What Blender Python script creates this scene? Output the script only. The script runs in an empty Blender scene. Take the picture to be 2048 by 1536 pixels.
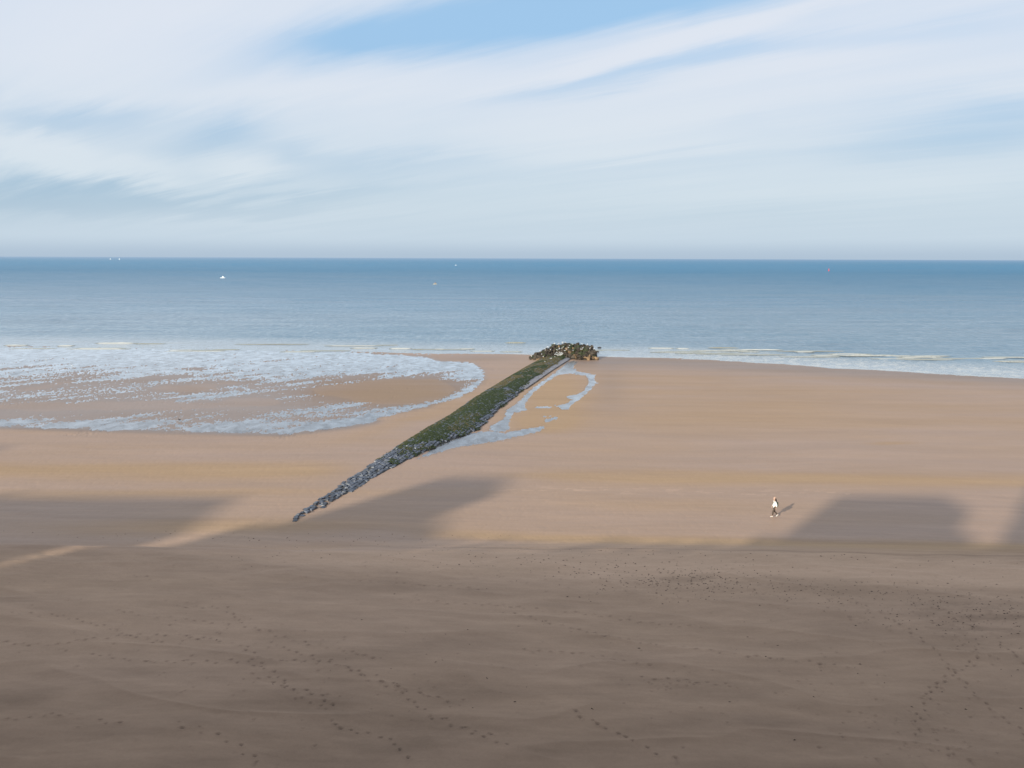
import bpy, bmesh, math, random
import numpy as np
from mathutils import Matrix, Vector
random.seed(7); rng = np.random.default_rng(7)
C = bpy.context.scene.collection
sc = bpy.context.scene

# ------------------------------------------------------------------ camera
F_PX = 1700.0; CAM = np.array([0.0, 0.0, 24.3])
PIT = math.atan((768 - 516.5) / F_PX); ROL = math.radians(0.207)
_c, _s = math.cos(ROL), math.sin(ROL); _cp, _sp = math.cos(PIT), math.sin(PIT)
RT = np.array([_c, _s * _sp, _s * _cp]); UP = np.array([-_s, _c * _sp, _c * _cp]); FW = np.array([0, _cp, -_sp])
cd = bpy.data.cameras.new('camera'); cam = bpy.data.objects.new('camera', cd); C.objects.link(cam)
m = Matrix.Identity(4)
for i in range(3):
    m[i][0] = RT[i]; m[i][1] = UP[i]; m[i][2] = -FW[i]; m[i][3] = CAM[i]
cam.matrix_world = m
cd.sensor_width = 36; cd.lens = 36 * F_PX / 2048; cd.clip_start = 0.1; cd.clip_end = 300000
sc.camera = cam
sc.view_settings.view_transform = 'Standard'; sc.view_settings.look = 'None'
sc.view_settings.exposure = 0.0; sc.view_settings.gamma = 1.0; sc.view_settings.use_curve_mapping = False

def gp(x, y, z=0.0):
    """point at height z seen at photo pixel x, y"""
    u = (x - 1024) / F_PX; v = (768 - y) / F_PX
    d = RT * u + UP * v + FW
    t = (CAM[2] - z) / -d[2]
    return CAM + d * t
def topx(X, Y, Z):
    vx, vy, vz = X - CAM[0], Y - CAM[1], Z - CAM[2]
    zf = vx * FW[0] + vy * FW[1] + vz * FW[2]; zf = np.where(zf < 0.5, 0.5, zf)
    return (1024 + F_PX * (vx * RT[0] + vy * RT[1] + vz * RT[2]) / zf,
            768 - F_PX * (vx * UP[0] + vy * UP[1] + vz * UP[2]) / zf)

# ------------------------------------------------------------------ world and sun
SUN_AZ = math.radians(36.3); SUN_EL = math.radians(19.1)   # shadows run 36 deg right of +Y
SKY_STRENGTH = 0.10
w = bpy.data.worlds.new('World'); sc.world = w; w.use_nodes = True
nt = w.node_tree; N = nt.nodes; L = nt.links; N.clear()
class NB:
    def __init__(s, nt): s.nt = nt; s.N = nt.nodes; s.L = nt.links
    def n(s, t, **k):
        o = s.N.new(t)
        for a, b in k.items(): setattr(o, a, b)
        return o
    def put(s, sock, v):
        if hasattr(v, 'is_output'): s.L.new(v, sock)
        elif isinstance(v, (tuple, list)) and len(v) == 3 and sock.type == 'RGBA': sock.default_value = (*v, 1)
        else: sock.default_value = v
    def m(s, op, a, b=0.0, c=None, clamp=False):
        o = s.n('ShaderNodeMath', operation=op, use_clamp=clamp); s.put(o.inputs[0], a); s.put(o.inputs[1], b)
        if c is not None: s.put(o.inputs[2], c)
        return o.outputs[0]
    def vm(s, op, a, b=(0, 0, 0)):
        o = s.n('ShaderNodeVectorMath', operation=op); s.put(o.inputs[0], a); s.put(o.inputs[1], b); return o.outputs[0]
    def mix(s, f, a, b, blend='MIX'):
        o = s.n('ShaderNodeMix', data_type='RGBA', blend_type=blend); s.put(o.inputs[0], f); s.put(o.inputs[6], a); s.put(o.inputs[7], b); return o.outputs[2]
    def mr(s, v, a, b, c=0.0, d=1.0, smooth=True):
        o = s.n('ShaderNodeMapRange', interpolation_type='SMOOTHSTEP' if smooth else 'LINEAR')
        for i, q in enumerate((v, a, b, c, d)): s.put(o.inputs[i], q)
        return o.outputs[0]
    def noise(s, vec, scale, detail=3, rough=0.5, dist=0.0):
        o = s.n('ShaderNodeTexNoise'); s.L.new(vec, o.inputs['Vector'])
        o.inputs['Scale'].default_value = scale; o.inputs['Detail'].default_value = detail
        o.inputs['Roughness'].default_value = rough; o.inputs['Distortion'].default_value = dist
        return o.outputs['Fac']
    def comb(s, x, y, z):
        o = s.n('ShaderNodeCombineXYZ')
        for i, q in enumerate((x, y, z)): s.put(o.inputs[i], q)
        return o.outputs[0]
b = NB(nt)
sky = b.n('ShaderNodeTexSky', sky_type='NISHITA', sun_disc=False)
sky.sun_elevation = SUN_EL; sky.sun_rotation = math.pi + SUN_AZ; sky.air_density = 1.0; sky.dust_density = 0.6; sky.ozone_density = 1.5
geo = b.n('ShaderNodeTexCoord'); sep = b.n('ShaderNodeSeparateXYZ'); L.new(geo.outputs['Generated'], sep.inputs[0])
dx, dy, dz = sep.outputs
el = b.m('ARCSINE', dz); az = b.m('ARCTAN2', dx, dy)
zz = b.m('ADD', b.m('MAXIMUM', dz, 0.0), 0.07)
lx = b.m('DIVIDE', dx, zz); ly = b.m('DIVIDE', dy, zz)              # the cirrus sheet seen from below
th = math.radians(47)
al = b.m('ADD', b.m('MULTIPLY', lx, -math.sin(th)), b.m('MULTIPLY', ly, math.cos(th)))
ac = b.m('ADD', b.m('MULTIPLY', lx, math.cos(th)), b.m('MULTIPLY', ly, math.sin(th)))
streak = b.noise(b.comb(b.m('MULTIPLY', al, 0.16), b.m('MULTIPLY', ac, 0.75), 1.7), 1.0, 6, 0.55, 0.6)
fine = b.noise(b.comb(b.m('MULTIPLY', al, 0.35), b.m('MULTIPLY', ac, 2.2), 4.7), 1.3, 6, 0.6, 0.4)
soft = b.noise(b.comb(b.m('MULTIPLY', dx, 1.0), b.m('MULTIPLY', dy, 1.0), b.m('MULTIPLY', dz, 3.0)), 3.0, 4, 0.5, 0.3)
wz = b.m('MULTIPLY', b.m('SUBTRACT', soft, 0.5), 0.05)
wf = b.m('MULTIPLY', b.m('SUBTRACT', fine, 0.5), 0.055)
azw = b.m('ADD', az, b.m('MULTIPLY', wz, 2.0)); elw = b.m('ADD', b.m('ADD', el, wz), wf)
cov = b.m('ADD', 0.72, b.m('MULTIPLY', b.m('SUBTRACT', streak, 0.5), 0.55))
cov = b.m('ADD', cov, b.m('MULTIPLY', b.m('SUBTRACT', soft, 0.5), 0.30))
cov = b.m('ADD', cov, b.m('MULTIPLY', b.m('SUBTRACT', fine, 0.5), 0.34))
def patch(px, py, rx, ry, tilt, amp):
    """a thicker or thinner patch of the cloud veil round one sky direction"""
    global cov
    u = (px - 1024) / F_PX; v = (768 - py) / F_PX; d = RT * u + UP * v + FW; d /= np.linalg.norm(d)
    a0 = math.atan2(d[0], d[1]); e0 = math.asin(d[2])
    a = b.m('SUBTRACT', azw, a0); e = b.m('SUBTRACT', elw, e0); t = math.radians(tilt)
    p = b.m('ADD', b.m('MULTIPLY', a, math.cos(t) * F_PX / rx), b.m('MULTIPLY', e, math.sin(t) * F_PX / rx))
    q = b.m('ADD', b.m('MULTIPLY', a, -math.sin(t) * F_PX / ry), b.m('MULTIPLY', e, math.cos(t) * F_PX / ry))
    g = b.m('EXPONENT', b.m('MULTIPLY', b.m('ADD', b.m('MULTIPLY', p, p), b.m('MULTIPLY', q, q)), -1.0))
    cov = b.m('ADD', cov, b.m('MULTIPLY', g, amp))
for P in [(1010, 42, 350, 46, 7, -0.95), (1330, 0, 300, 36, 5, -0.7), (720, 88, 150, 26, 8, -0.40), (1130, 166, 190, 19, 8, -0.46), (1400, 132, 180, 15, 9, -0.32),
          (1850, 70, 240, 22, 4, -0.36), (1640, 20, 90, 14, 10, -0.2), (2010, 235, 170, 40, 0, -0.34), (1830, 285, 220, 26, 0, -0.26), (130, 238, 140, 26, 3, -0.50), (430, 285, 85, 30, 15, -0.38),
          (590, 305, 80, 22, 0, -0.26), (20, 392, 260, 44, 0, -0.62), (380, 385, 200, 22, -3, -0.26), (560, 400, 300, 20, 5, -0.22), (800, 330, 300, 22, 6, -0.16), (620, 120, 200, 22, 12, -0.12),
          (1380, 78, 480, 24, 12, 0.42), (1620, 125, 330, 24, 6, 0.34), (190, 318, 210, 24, -12, 0.40), (490, 335, 75, 18, 0, 0.32), (650, 175, 330, 26, 9, 0.28), (1150, 255, 330, 30, 6, 0.22),
          (1280, 300, 280, 18, 2, 0.20), (100, 130, 260, 70, 12, 0.22), (380, 20, 300, 40, 5, 0.12), (1700, 180, 400, 30, 4, 0.16), (450, 435, 300, 12, 2, 0.18), (1600, 380, 420, 30, 3, 0.08)]:
    patch(*P)
cov = b.m('SUBTRACT', cov, b.mr(el, 0.30, 0.9, 0.0, 0.16))
cov = b.mr(cov, -0.18, 1.12)
k = 1.0 / SKY_STRENGTH
blue = b.mix(b.mr(el, 0.0, 0.26), tuple(k * q for q in (0.34, 0.50, 0.66)), tuple(k * q for q in (0.375, 0.61, 0.88)))
blue = b.mix(b.mr(el, 0.30, 1.2), blue, tuple(k * q for q in (0.21, 0.38, 0.62)))
skyc = b.mix(0.15, blue, sky.outputs[0])
cloud = b.mix(b.mr(el, 0.03, 0.24), tuple(k * q for q in (0.67, 0.765, 0.83)), tuple(k * q for q in (0.735, 0.79, 0.88)))
col = b.mix(cov, skyc, cloud)
hz = b.mix(b.mr(el, 0.0, 0.025), tuple(k * q for q in (0.42, 0.53, 0.655)), tuple(k * q for q in (0.56, 0.67, 0.77)))
col = b.mix(b.mr(el, 0.006, 0.085, 0.9, 0.0), col, hz)
bg = b.n('ShaderNodeBackground'); L.new(col, bg.inputs[0]); bg.inputs[1].default_value = SKY_STRENGTH
wo = b.n('ShaderNodeOutputWorld'); L.new(bg.outputs[0], wo.inputs[0])

sl = bpy.data.lights.new('sun', 'SUN'); so = bpy.data.objects.new('sun', sl); C.objects.link(so)
sl.energy = 5.0; sl.angle = math.radians(1.1); sl.color = (1.0, 0.98, 0.87)
dvec = Vector((math.sin(SUN_AZ) * math.cos(SUN_EL), math.cos(SUN_AZ) * math.cos(SUN_EL), -math.sin(SUN_EL)))
so.rotation_euler = dvec.to_track_quat('-Z', 'Y').to_euler()

# ------------------------------------------------------------------ numpy helpers
_perm = rng.permutation(4096).astype(np.int64)
_ang = rng.random(4096) * 2 * np.pi; _gx, _gy = np.cos(_ang), np.sin(_ang)
def perlin(x, y, seed=0):
    xi = np.floor(x).astype(np.int64); yi = np.floor(y).astype(np.int64); xf = x - xi; yf = y - yi
    u = xf * xf * xf * (xf * (xf * 6 - 15) + 10); v = yf * yf * yf * (yf * (yf * 6 - 15) + 10)
    def g(ix, iy, fx, fy):
        h = _perm[(_perm[(ix + seed * 131) & 4095] + iy) & 4095]; return _gx[h] * fx + _gy[h] * fy
    a = g(xi, yi, xf, yf); bb = g(xi + 1, yi, xf - 1, yf); c = g(xi, yi + 1, xf, yf - 1); d = g(xi + 1, yi + 1, xf - 1, yf - 1)
    return (a + u * (bb - a)) + v * ((c + u * (d - c)) - (a + u * (bb - a)))
def fbm(x, y, o=4, seed=0, gain=0.5):
    s = 0; a = 1.0
    for i in range(o):
        s = s + a * perlin(x * 2 ** i, y * 2 ** i, seed + i); a *= gain
    return s
def sstep(a, b_, x):
    t = np.clip((x - a) / (b_ - a), 0, 1); return t * t * (3 - 2 * t)
def gauss(px, py, cx, cy, rx, ry, tilt=0):
    t = math.radians(tilt); a = px - cx; e = cy - py
    p = (a * math.cos(t) + e * math.sin(t)) / rx; q = (-a * math.sin(t) + e * math.cos(t)) / ry
    return np.exp(-(p * p + q * q))
def polysd(px, py, poly, ys=2.5):
    """signed distance, positive inside; vertical pixels count ys times"""
    out = np.full(px.shape, -60.0); P = np.array(poly, float)
    sel = (px > P[:, 0].min() - 40) & (px < P[:, 0].max() + 40) & (py > P[:, 1].min() - 20) & (py < P[:, 1].max() + 20)
    x = px[sel]; y = py[sel] * ys; P = P * [1, ys]; d = np.full(x.shape, 1e9); ins = np.zeros(x.shape, bool)
    for i in range(len(P)):
        a = P[i]; c = P[(i + 1) % len(P)]; e = c - a
        t = np.clip(((x - a[0]) * e[0] + (y - a[1]) * e[1]) / (e @ e + 1e-9), 0, 1)
        d = np.minimum(d, np.hypot(x - a[0] - t * e[0], y - a[1] - t * e[1]))
        cr = ((a[1] > y) != (c[1] > y)); dyy = c[1] - a[1] if abs(c[1] - a[1]) > 1e-9 else 1e-9
        ins ^= cr & (x < a[0] + (y - a[1]) * e[0] / dyy)
    out[sel] = np.where(ins, d, -d); return out

def mesh_np(name, V, Fq, mat, smooth=True, attrs=None):
    me = bpy.data.meshes.new(name); V = np.asarray(V, np.float32); Fq = np.asarray(Fq, np.int32); k_ = Fq.shape[1]
    me.vertices.add(len(V)); me.vertices.foreach_set('co', V.ravel())
    me.loops.add(Fq.size); me.loops.foreach_set('vertex_index', Fq.ravel())
    me.polygons.add(len(Fq)); me.polygons.foreach_set('loop_start', np.arange(0, Fq.size, k_, dtype=np.int32))
    me.polygons.foreach_set('loop_total', np.full(len(Fq), k_, np.int32))
    me.polygons.foreach_set('use_smooth', np.full(len(Fq), smooth))
    for a, v in (attrs or {}).items():
        at = me.attributes.new(a, 'FLOAT', 'POINT'); at.data.foreach_set('value', np.asarray(v, np.float32).ravel())
    me.materials.append(mat); me.update(); me.validate(); return me
def link(name, me, parent=None, **props):
    o = bpy.data.objects.new(name, me); C.objects.link(o); o.parent = parent
    for a, v in props.items(): o[a] = v
    return o
def grid_faces(r, c):
    i = np.arange(r * c).reshape(r, c)
    return np.stack([i[:-1, :-1], i[:-1, 1:], i[1:, 1:], i[1:, :-1]], -1).reshape(-1, 4)

# ------------------------------------------------------------------ materials
def new_mat(name):
    mt = bpy.data.materials.new(name); mt.use_nodes = True; mt.node_tree.nodes.clear(); bb = NB(mt.node_tree)
    out = bb.n('ShaderNodeOutputMaterial'); return mt, bb, out
def simple(name, col, rough=0.8, var=0.12, scale=6.0, spec=0.4, island=0.0, bump=0.0):
    mt, bb, out = new_mat(name); p = bb.n('ShaderNodeBsdfPrincipled'); tc = bb.n('ShaderNodeTexCoord')
    nz = bb.noise(tc.outputs['Object'], scale, 4, 0.6)
    f = bb.mr(nz, 0.3, 0.7, 1 - var, 1 + var, False)
    if island:
        g = bb.n('ShaderNodeNewGeometry'); oi = bb.n('ShaderNodeObjectInfo')
        r = bb.m('FRACT', bb.m('ADD', g.outputs['Random Per Island'], oi.outputs['Random']))
        f = bb.m('MULTIPLY', f, bb.mr(r, 0, 1, 1 - island, 1 + island, False))
    c = bb.vm('SCALE', bb.mix(0.0, col, col)); c.node.inputs['Scale'].default_value = 1; bb.L.new(f, c.node.inputs['Scale'])
    bb.L.new(c, p.inputs['Base Color']); p.inputs['Roughness'].default_value = rough; p.inputs['Specular IOR Level'].default_value = spec
    if bump:
        bp = bb.n('ShaderNodeBump'); bp.inputs['Strength'].default_value = bump; bp.inputs['Distance'].default_value = 0.02
        bb.L.new(nz, bp.inputs['Height']); bb.L.new(bp.outputs[0], p.inputs['Normal'])
    bb.L.new(p.outputs[0], out.inputs[0]); return mt

def attr(bb, n): 
    o = bb.n('ShaderNodeAttribute', attribute_name=n); return o.outputs['Fac']
M_SAND, bb, out = new_mat('sand')
p = bb.n('ShaderNodeBsdfPrincipled'); pos = bb.n('ShaderNodeNewGeometry').outputs['Position']
wet = attr(bb, 'wet'); warm = attr(bb, 'warm'); stain_shade = attr(bb, 'stain_shade'); damp = attr(bb, 'damp')
bend = bb.m('MULTIPLY', bb.m('SUBTRACT', bb.noise(bb.vm('MULTIPLY', pos, (0.02, 0.03, 0)), 1.0, 3, 0.5), 0.5), 14.0)
spx_ = bb.n('ShaderNodeSeparateXYZ'); bb.L.new(pos, spx_.inputs[0])
wpos = bb.vm('ADD', pos, bb.comb(0.0, bb.m('ADD', bend, bb.m('MULTIPLY', spx_.outputs[0], 0.035)), 0.0))
str1 = bb.noise(bb.vm('MULTIPLY', wpos, (0.06, 0.7, 0.5)), 1.0, 5, 0.6, 0.8)
str2 = bb.noise(bb.vm('MULTIPLY', wpos, (0.45, 4.0, 1)), 1.0, 4, 0.6, 0.6)
blot = bb.noise(bb.vm('MULTIPLY', pos, (0.10, 0.22, 0.3)), 1.0, 5, 0.6, 0.5)
spk = bb.noise(pos, 7.0, 4, 0.7)
grain = bb.noise(pos, 60.0, 2, 0.7)
dry = bb.mix(blot, (0.410, 0.270, 0.184), (0.468, 0.310, 0.214))
wetc = bb.mix(blot, (0.362, 0.228, 0.158), (0.420, 0.267, 0.185))
c = bb.mix(wet, dry, wetc)
c = bb.mix(warm, c, (0.43, 0.275, 0.155))
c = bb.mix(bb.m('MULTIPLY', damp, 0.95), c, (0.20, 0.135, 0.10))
f1 = bb.mr(str1, 0.3, 0.7, 0.96, 1.04, False); f2 = bb.mr(str2, 0.3, 0.7, 0.965, 1.035, False)
f3 = bb.mr(spk, 0.3, 0.7, 0.96, 1.04, False); f4 = bb.mr(grain, 0.25, 0.75, 0.95, 1.05, False)
f = bb.m('MULTIPLY', bb.m('MULTIPLY', f1, f2), bb.m('MULTIPLY', f3, f4))
f = bb.m('MULTIPLY', f, bb.m('SUBTRACT', 1.0, bb.m('MULTIPLY', stain_shade, 0.62)))
sc_ = bb.n('ShaderNodeVectorMath', operation='SCALE'); bb.L.new(c, sc_.inputs[0]); bb.L.new(f, sc_.inputs['Scale'])
bb.L.new(sc_.outputs[0], p.inputs['Base Color'])
gl = bb.m('MULTIPLY', wet, bb.mr(warm, 0.0, 0.9, 1.0, 0.35))
bb.L.new(bb.m('ADD', bb.m('MULTIPLY', gl, -0.45), bb.m('SUBTRACT', 0.95, bb.m('MULTIPLY', damp, 0.12))), p.inputs['Roughness'])
bb.L.new(bb.m('ADD', 0.12, bb.m('MULTIPLY', gl, 0.20)), p.inputs['Specular IOR Level'])
bp = bb.n('ShaderNodeBump'); bp.inputs['Strength'].default_value = 0.5; bp.inputs['Distance'].default_value = 0.03
hh = bb.m('ADD', bb.m('MULTIPLY', spk, bb.mr(wet, 0, 1, 1.0, 0.15)), bb.m('MULTIPLY', str2, 0.5))
bb.L.new(hh, bp.inputs['Height']); bb.L.new(bp.outputs[0], p.inputs['Normal'])
bb.L.new(p.outputs[0], out.inputs[0])

M_POOL, bb, out = new_mat('pool_water')
pos = bb.n('ShaderNodeNewGeometry').outputs['Position']
fr = bb.n('ShaderNodeFresnel'); fr.inputs['IOR'].default_value = 1.45
tr = bb.n('ShaderNodeBsdfTransparent'); tr.inputs[0].default_value = (0.88, 0.88, 0.86, 1)
g_ = bb.n('ShaderNodeBsdfGlossy'); g_.inputs['Roughness'].default_value = 0.24; g_.inputs[0].default_value = (1, 1, 1, 1)
bp = bb.n('ShaderNodeBump'); bp.inputs['Strength'].default_value = 0.25; bp.inputs['Distance'].default_value = 0.02
bb.L.new(bb.noise(bb.vm('MULTIPLY', pos, (1.0, 2.0, 1)), 1.3, 4, 0.6), bp.inputs['Height']); bb.L.new(bp.outputs[0], g_.inputs['Normal'])
rp = bb.noise(bb.vm('MULTIPLY', pos, (0.5, 0.28, 1)), 1.0, 6, 0.7, 0.8)
ms = bb.n('ShaderNodeMixShader'); bb.L.new(bb.m('MULTIPLY', bb.m('MULTIPLY', fr.outputs[0], 1.62), bb.mr(rp, 0.32, 0.62, 0.62, 1.12, False), clamp=True), ms.inputs[0])
bb.L.new(tr.outputs[0], ms.inputs[1]); bb.L.new(g_.outputs[0], ms.inputs[2]); bb.L.new(ms.outputs[0], out.inputs[0])

M_SEA, bb, out = new_mat('sea_water')
pos = bb.n('ShaderNodeNewGeometry').outputs['Position']; sp = bb.n('ShaderNodeSeparateXYZ'); bb.L.new(pos, sp.inputs[0])
foam = attr(bb, 'foam'); shal = attr(bb, 'shallow')
dist = sp.outputs[1]
side = bb.mr(bb.m('DIVIDE', sp.outputs[0], dist), -0.6, 0.5)
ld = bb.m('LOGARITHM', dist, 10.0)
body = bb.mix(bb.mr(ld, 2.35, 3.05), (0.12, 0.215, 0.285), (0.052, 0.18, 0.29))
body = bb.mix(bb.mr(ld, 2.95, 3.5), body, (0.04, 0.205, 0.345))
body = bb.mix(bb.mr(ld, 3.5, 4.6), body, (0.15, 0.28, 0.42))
big = bb.noise(bb.vm('MULTIPLY', pos, (0.004, 0.02, 0)), 1.0, 5, 0.6, 0.4)
body = bb.mix(bb.mr(big, 0.35, 0.7, 0.0, 0.30), body, (0.20, 0.24, 0.28))
body = bb.mix(bb.m('MULTIPLY', shal, 0.8), body, (0.30, 0.30, 0.28))
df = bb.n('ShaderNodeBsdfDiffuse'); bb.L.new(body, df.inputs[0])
g_ = bb.n('ShaderNodeBsdfGlossy'); bb.L.new(bb.mr(ld, 2.25, 3.0, 0.12, 0.35), g_.inputs['Roughness']); g_.inputs[0].default_value = (1, 1, 1, 1)
bp = bb.n('ShaderNodeBump'); bp.inputs['Distance'].default_value = 1.0
bb.L.new(bb.mr(ld, 2.25, 3.0, 0.25, 1.0), bp.inputs['Strength'])
frs = bb.n('ShaderNodeFresnel'); frs.inputs['IOR'].default_value = 1.34; bb.L.new(bp.outputs[0], frs.inputs['Normal'])
n1 = bb.noise(bb.vm('MULTIPLY', pos, (0.05, 0.11, 1)), 1.0, 8, 0.78, 0.2)
n2 = bb.noise(bb.vm('MULTIPLY', pos, (0.012, 0.09, 1)), 1.0, 6, 0.65, 0.2)
bb.L.new(bb.m('ADD', n1, bb.m('MULTIPLY', n2, 1.6)), bp.inputs['Height'])
bb.L.new(bp.outputs[0], g_.inputs['Normal']); bb.L.new(bp.outputs[0], df.inputs['Normal'])
fac = bb.m('MULTIPLY', bb.m('MULTIPLY', frs.outputs[0], bb.mr(ld, 2.25, 3.2, 1.05, 0.30, False)), bb.mr(side, 0, 1, 1.12, 0.78, False))
n3 = bb.noise(bb.vm('MULTIPLY', pos, (0.6, 0.16, 1)), 1.0, 6, 0.75, 0.3)
n4 = bb.noise(bb.vm('MULTIPLY', pos, (0.015, 0.06, 1)), 1.0, 5, 0.7, 0.3)
fac = bb.m('MULTIPLY', fac, bb.m('MULTIPLY', bb.mr(n3, 0.3, 0.7, 0.72, 1.28, False), bb.mr(n4, 0.35, 0.65, 0.86, 1.12, False)))
fac = bb.m('ADD', fac, bb.m('MULTIPLY', shal, 0.28), clamp=True)
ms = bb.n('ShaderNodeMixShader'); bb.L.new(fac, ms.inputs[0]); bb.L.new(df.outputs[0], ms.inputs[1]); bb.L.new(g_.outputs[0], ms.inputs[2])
fo = bb.n('ShaderNodeBsdfDiffuse'); fo.inputs[0].default_value = (0.62, 0.61, 0.58, 1)
fn = bb.noise(bb.vm('MULTIPLY', pos, (1.2, 1.5, 1)), 1.2, 5, 0.7)
ms2 = bb.n('ShaderNodeMixShader'); bb.L.new(bb.m('MULTIPLY', foam, bb.mr(fn, 0.35, 0.6), clamp=True), ms2.inputs[0])
bb.L.new(ms.outputs[0], ms2.inputs[1]); bb.L.new(fo.outputs[0], ms2.inputs[2]); bb.L.new(ms2.outputs[0], out.inputs[0])

M_WAVE, bb, out = new_mat('wave_face')
foam = attr(bb, 'foam'); pos = bb.n('ShaderNodeNewGeometry').outputs['Position']
p = bb.n('ShaderNodeBsdfPrincipled'); fn = bb.noise(pos, 2.5, 4, 0.7)
ff = bb.mr(bb.m('ADD', foam, bb.m('MULTIPLY', bb.m('SUBTRACT', fn, 0.5), 0.9)), 0.42, 0.6)
bb.L.new(bb.mix(ff, (0.30, 0.265, 0.16), (0.60, 0.57, 0.50)), p.inputs['Base Color'])
bb.L.new(bb.mr(ff, 0, 1, 0.18, 0.9), p.inputs['Roughness']); bb.L.new(p.outputs[0], out.inputs[0])

M_STONE = simple('basalt_block', (0.064, 0.069, 0.088), 0.38, 0.3, 5, 0.5, 0.45, 0.6)
M_BED = simple('grouted_bedding', (0.075, 0.068, 0.06), 0.8, 0.25, 4, 0.3, 0, 0.4)
M_SLAB = simple('toe_slab', (0.25, 0.23, 0.235), 0.6, 0.2, 2.5, 0.5, 0.2, 0.3)
M_ROCK = simple('mussel_covered_rock', (0.060, 0.046, 0.033), 0.75, 0.5, 3.5, 0.3, 0.45, 1.0)
M_ROCKB = simple('bare_tan_rock', (0.21, 0.135, 0.075), 0.8, 0.35, 3, 0.3, 0.3, 0.8)
M_ROCKG = simple('weedy_rock', (0.045, 0.050, 0.022), 0.8, 0.4, 4, 0.3, 0.35, 0.8)
def weed(name, c1, c2):
    mt, bb, out = new_mat(name); p = bb.n('ShaderNodeBsdfPrincipled'); g = bb.n('ShaderNodeNewGeometry')
    bb.L.new(bb.mix(g.outputs['Random Per Island'], c1, c2), p.inputs['Base Color']); p.inputs['Roughness'].default_value = 0.7
    p.inputs['Specular IOR Level'].default_value = 0.3
    bb.L.new(p.outputs[0], out.inputs[0]); return mt
M_WEED = weed('green_algae', (0.012, 0.020, 0.007), (0.046, 0.058, 0.016))
M_WEEDB = weed('brown_algae', (0.05, 0.045, 0.016), (0.12, 0.09, 0.035))
M_WRACK = weed('dry_wrack', (0.06, 0.042, 0.03), (0.17, 0.12, 0.085))

# ------------------------------------------------------------------ the beach
SHX = np.array([-1500, -130, -75, -19, 0, 20, 43, 71, 100, 170, 1500]) * 1.066
SHY = np.array([240, 218, 214, 204, 203, 199, 194.5, 178, 163, 140, 120]) * 1.066
def shore(X): return np.interp(X, SHX, SHY)
def zbase(X, Y):
    s = sstep(-24, -6, X); ce = 60.8 - 1.0 * s + 1.6 * fbm(X * 0.022, X * 0 + 3.3, 3, 5); wd = 2.0 + 4.5 * s
    plate = 3.7 - 0.008 * Y
    t = sstep(ce - wd * 0.35, ce + wd, Y)
    low = np.interp(Y, [60, 75, 110], [1.75, 1.5, 1.1])
    ys = shore(X); far = 1.1 * np.clip((ys - Y) / (ys - 110), -1.3, 1); far = np.where(Y > ys, (ys - Y) * 0.02, far)
    lowz = np.where(Y < 110, low, far)
    return plate * (1 - t) + lowz * t
def ray_z(x, y):
    """where the ray through photo pixel x, y meets the beach"""
    z = 1.5
    for _ in range(12):
        q = gp(x, y, z); z = float(zbase(np.array(q[0]), np.array(q[1])))
    q[2] = z; return q

Ys = [9.0]
while Ys[-1] < 33: Ys.append(Ys[-1] + 0.6)
while Ys[-1] < 262: Ys.append(Ys[-1] + 1.3 * (Ys[-1] ** 2 + 480) / (F_PX * 21))
Ys += [275, 300, 350, 450]
Ys = np.array(Ys)
tc_ = np.arange(-0.64, 0.64, 0.00132)
outer = [0.65, 0.66, 0.68, 0.70, 0.73, 0.76, 0.80, 0.85, 0.9, 1, 1.15, 1.4, 1.8, 2.5, 4, 7, 14]
Ts = np.concatenate([-np.array(outer[::-1]), tc_, outer])
YY = np.repeat(Ys[:, None], len(Ts), 1); XX = Ts[None, :] * np.maximum(YY, 45)
ZB = zbase(XX, YY); PX, PY = topx(XX, YY, ZB)
inb = YY > 30

LAGOON = [(-900, 690), (300, 694), (700, 704), (850, 714), (880, 722), (945, 727), (966, 741), (969, 760), (938, 784), (860, 813), (765, 832), (745, 843),
          (690, 853), (560, 868), (400, 864), (200, 859), (0, 853), (-900, 850)]
sd = polysd(PX, PY, LAGOON, 2.2)
sd = np.where((PX < -850) & (PY > 695) & (PY < 850), 10.0, sd)
warpx = 14 * fbm(XX * 0.12, YY * 0.05, 4, 3)
px2 = PX + warpx * 3; py2 = PY + 5 * fbm(XX * 0.10, YY * 0.04, 4, 9)
dryb = (1.25 * np.exp(-(((px2 - 790) / 150) ** 2 + ((py2 - 781) / 27) ** 2) ** 2)
        + 1.0 * np.exp(-(((px2 - 385) / 62) ** 2 + ((py2 - 777) / 9) ** 2) ** 2)
        + 0.7 * gauss(px2, py2, 395, 737, 50, 3) + 0.8 * gauss(px2, py2, 520, 801, 42, 9) + 0.55 * gauss(px2, py2, 320, 754, 45, 5, 8)
        + 0.9 * gauss(px2, py2, 95, 773, 80, 8, 8) + 0.4 * gauss(px2, py2, 560, 778, 60, 7) + 0.45 * gauss(px2, py2, 200, 747, 90, 4, 8)
        + 0.7 * gauss(px2, py2, 470, 768, 60, 6) + 0.6 * gauss(px2, py2, 30, 812, 160, 12)
        + 0.75 * gauss(px2, py2, 330, 812, 300, 17) + 0.5 * gauss(px2, py2, 560, 838, 170, 6)) + 0.5 * gauss(px2, py2, 150, 835, 200, 8)
cover = 1.20 - 0.50 * sstep(725, 765, PY) * (1 - 0.75 * sstep(828, 848, PY)) - 0.2 * sstep(715, 740, PY) - dryb * 0.75
rimd = gauss(px2, PY, 950, 755, 45, 30) * 0.4 + 0.35 * sstep(16, 4, sd) * sstep(500, 750, PX)
FL = np.clip(cover + rimd, -0.2, 1.3) * sstep(-3, 5, sd + 7 * perlin(XX * 0.9, YY * 0.35, 21) + 5 * perlin(XX * 0.2, YY * 0.1, 22)) 
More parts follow.
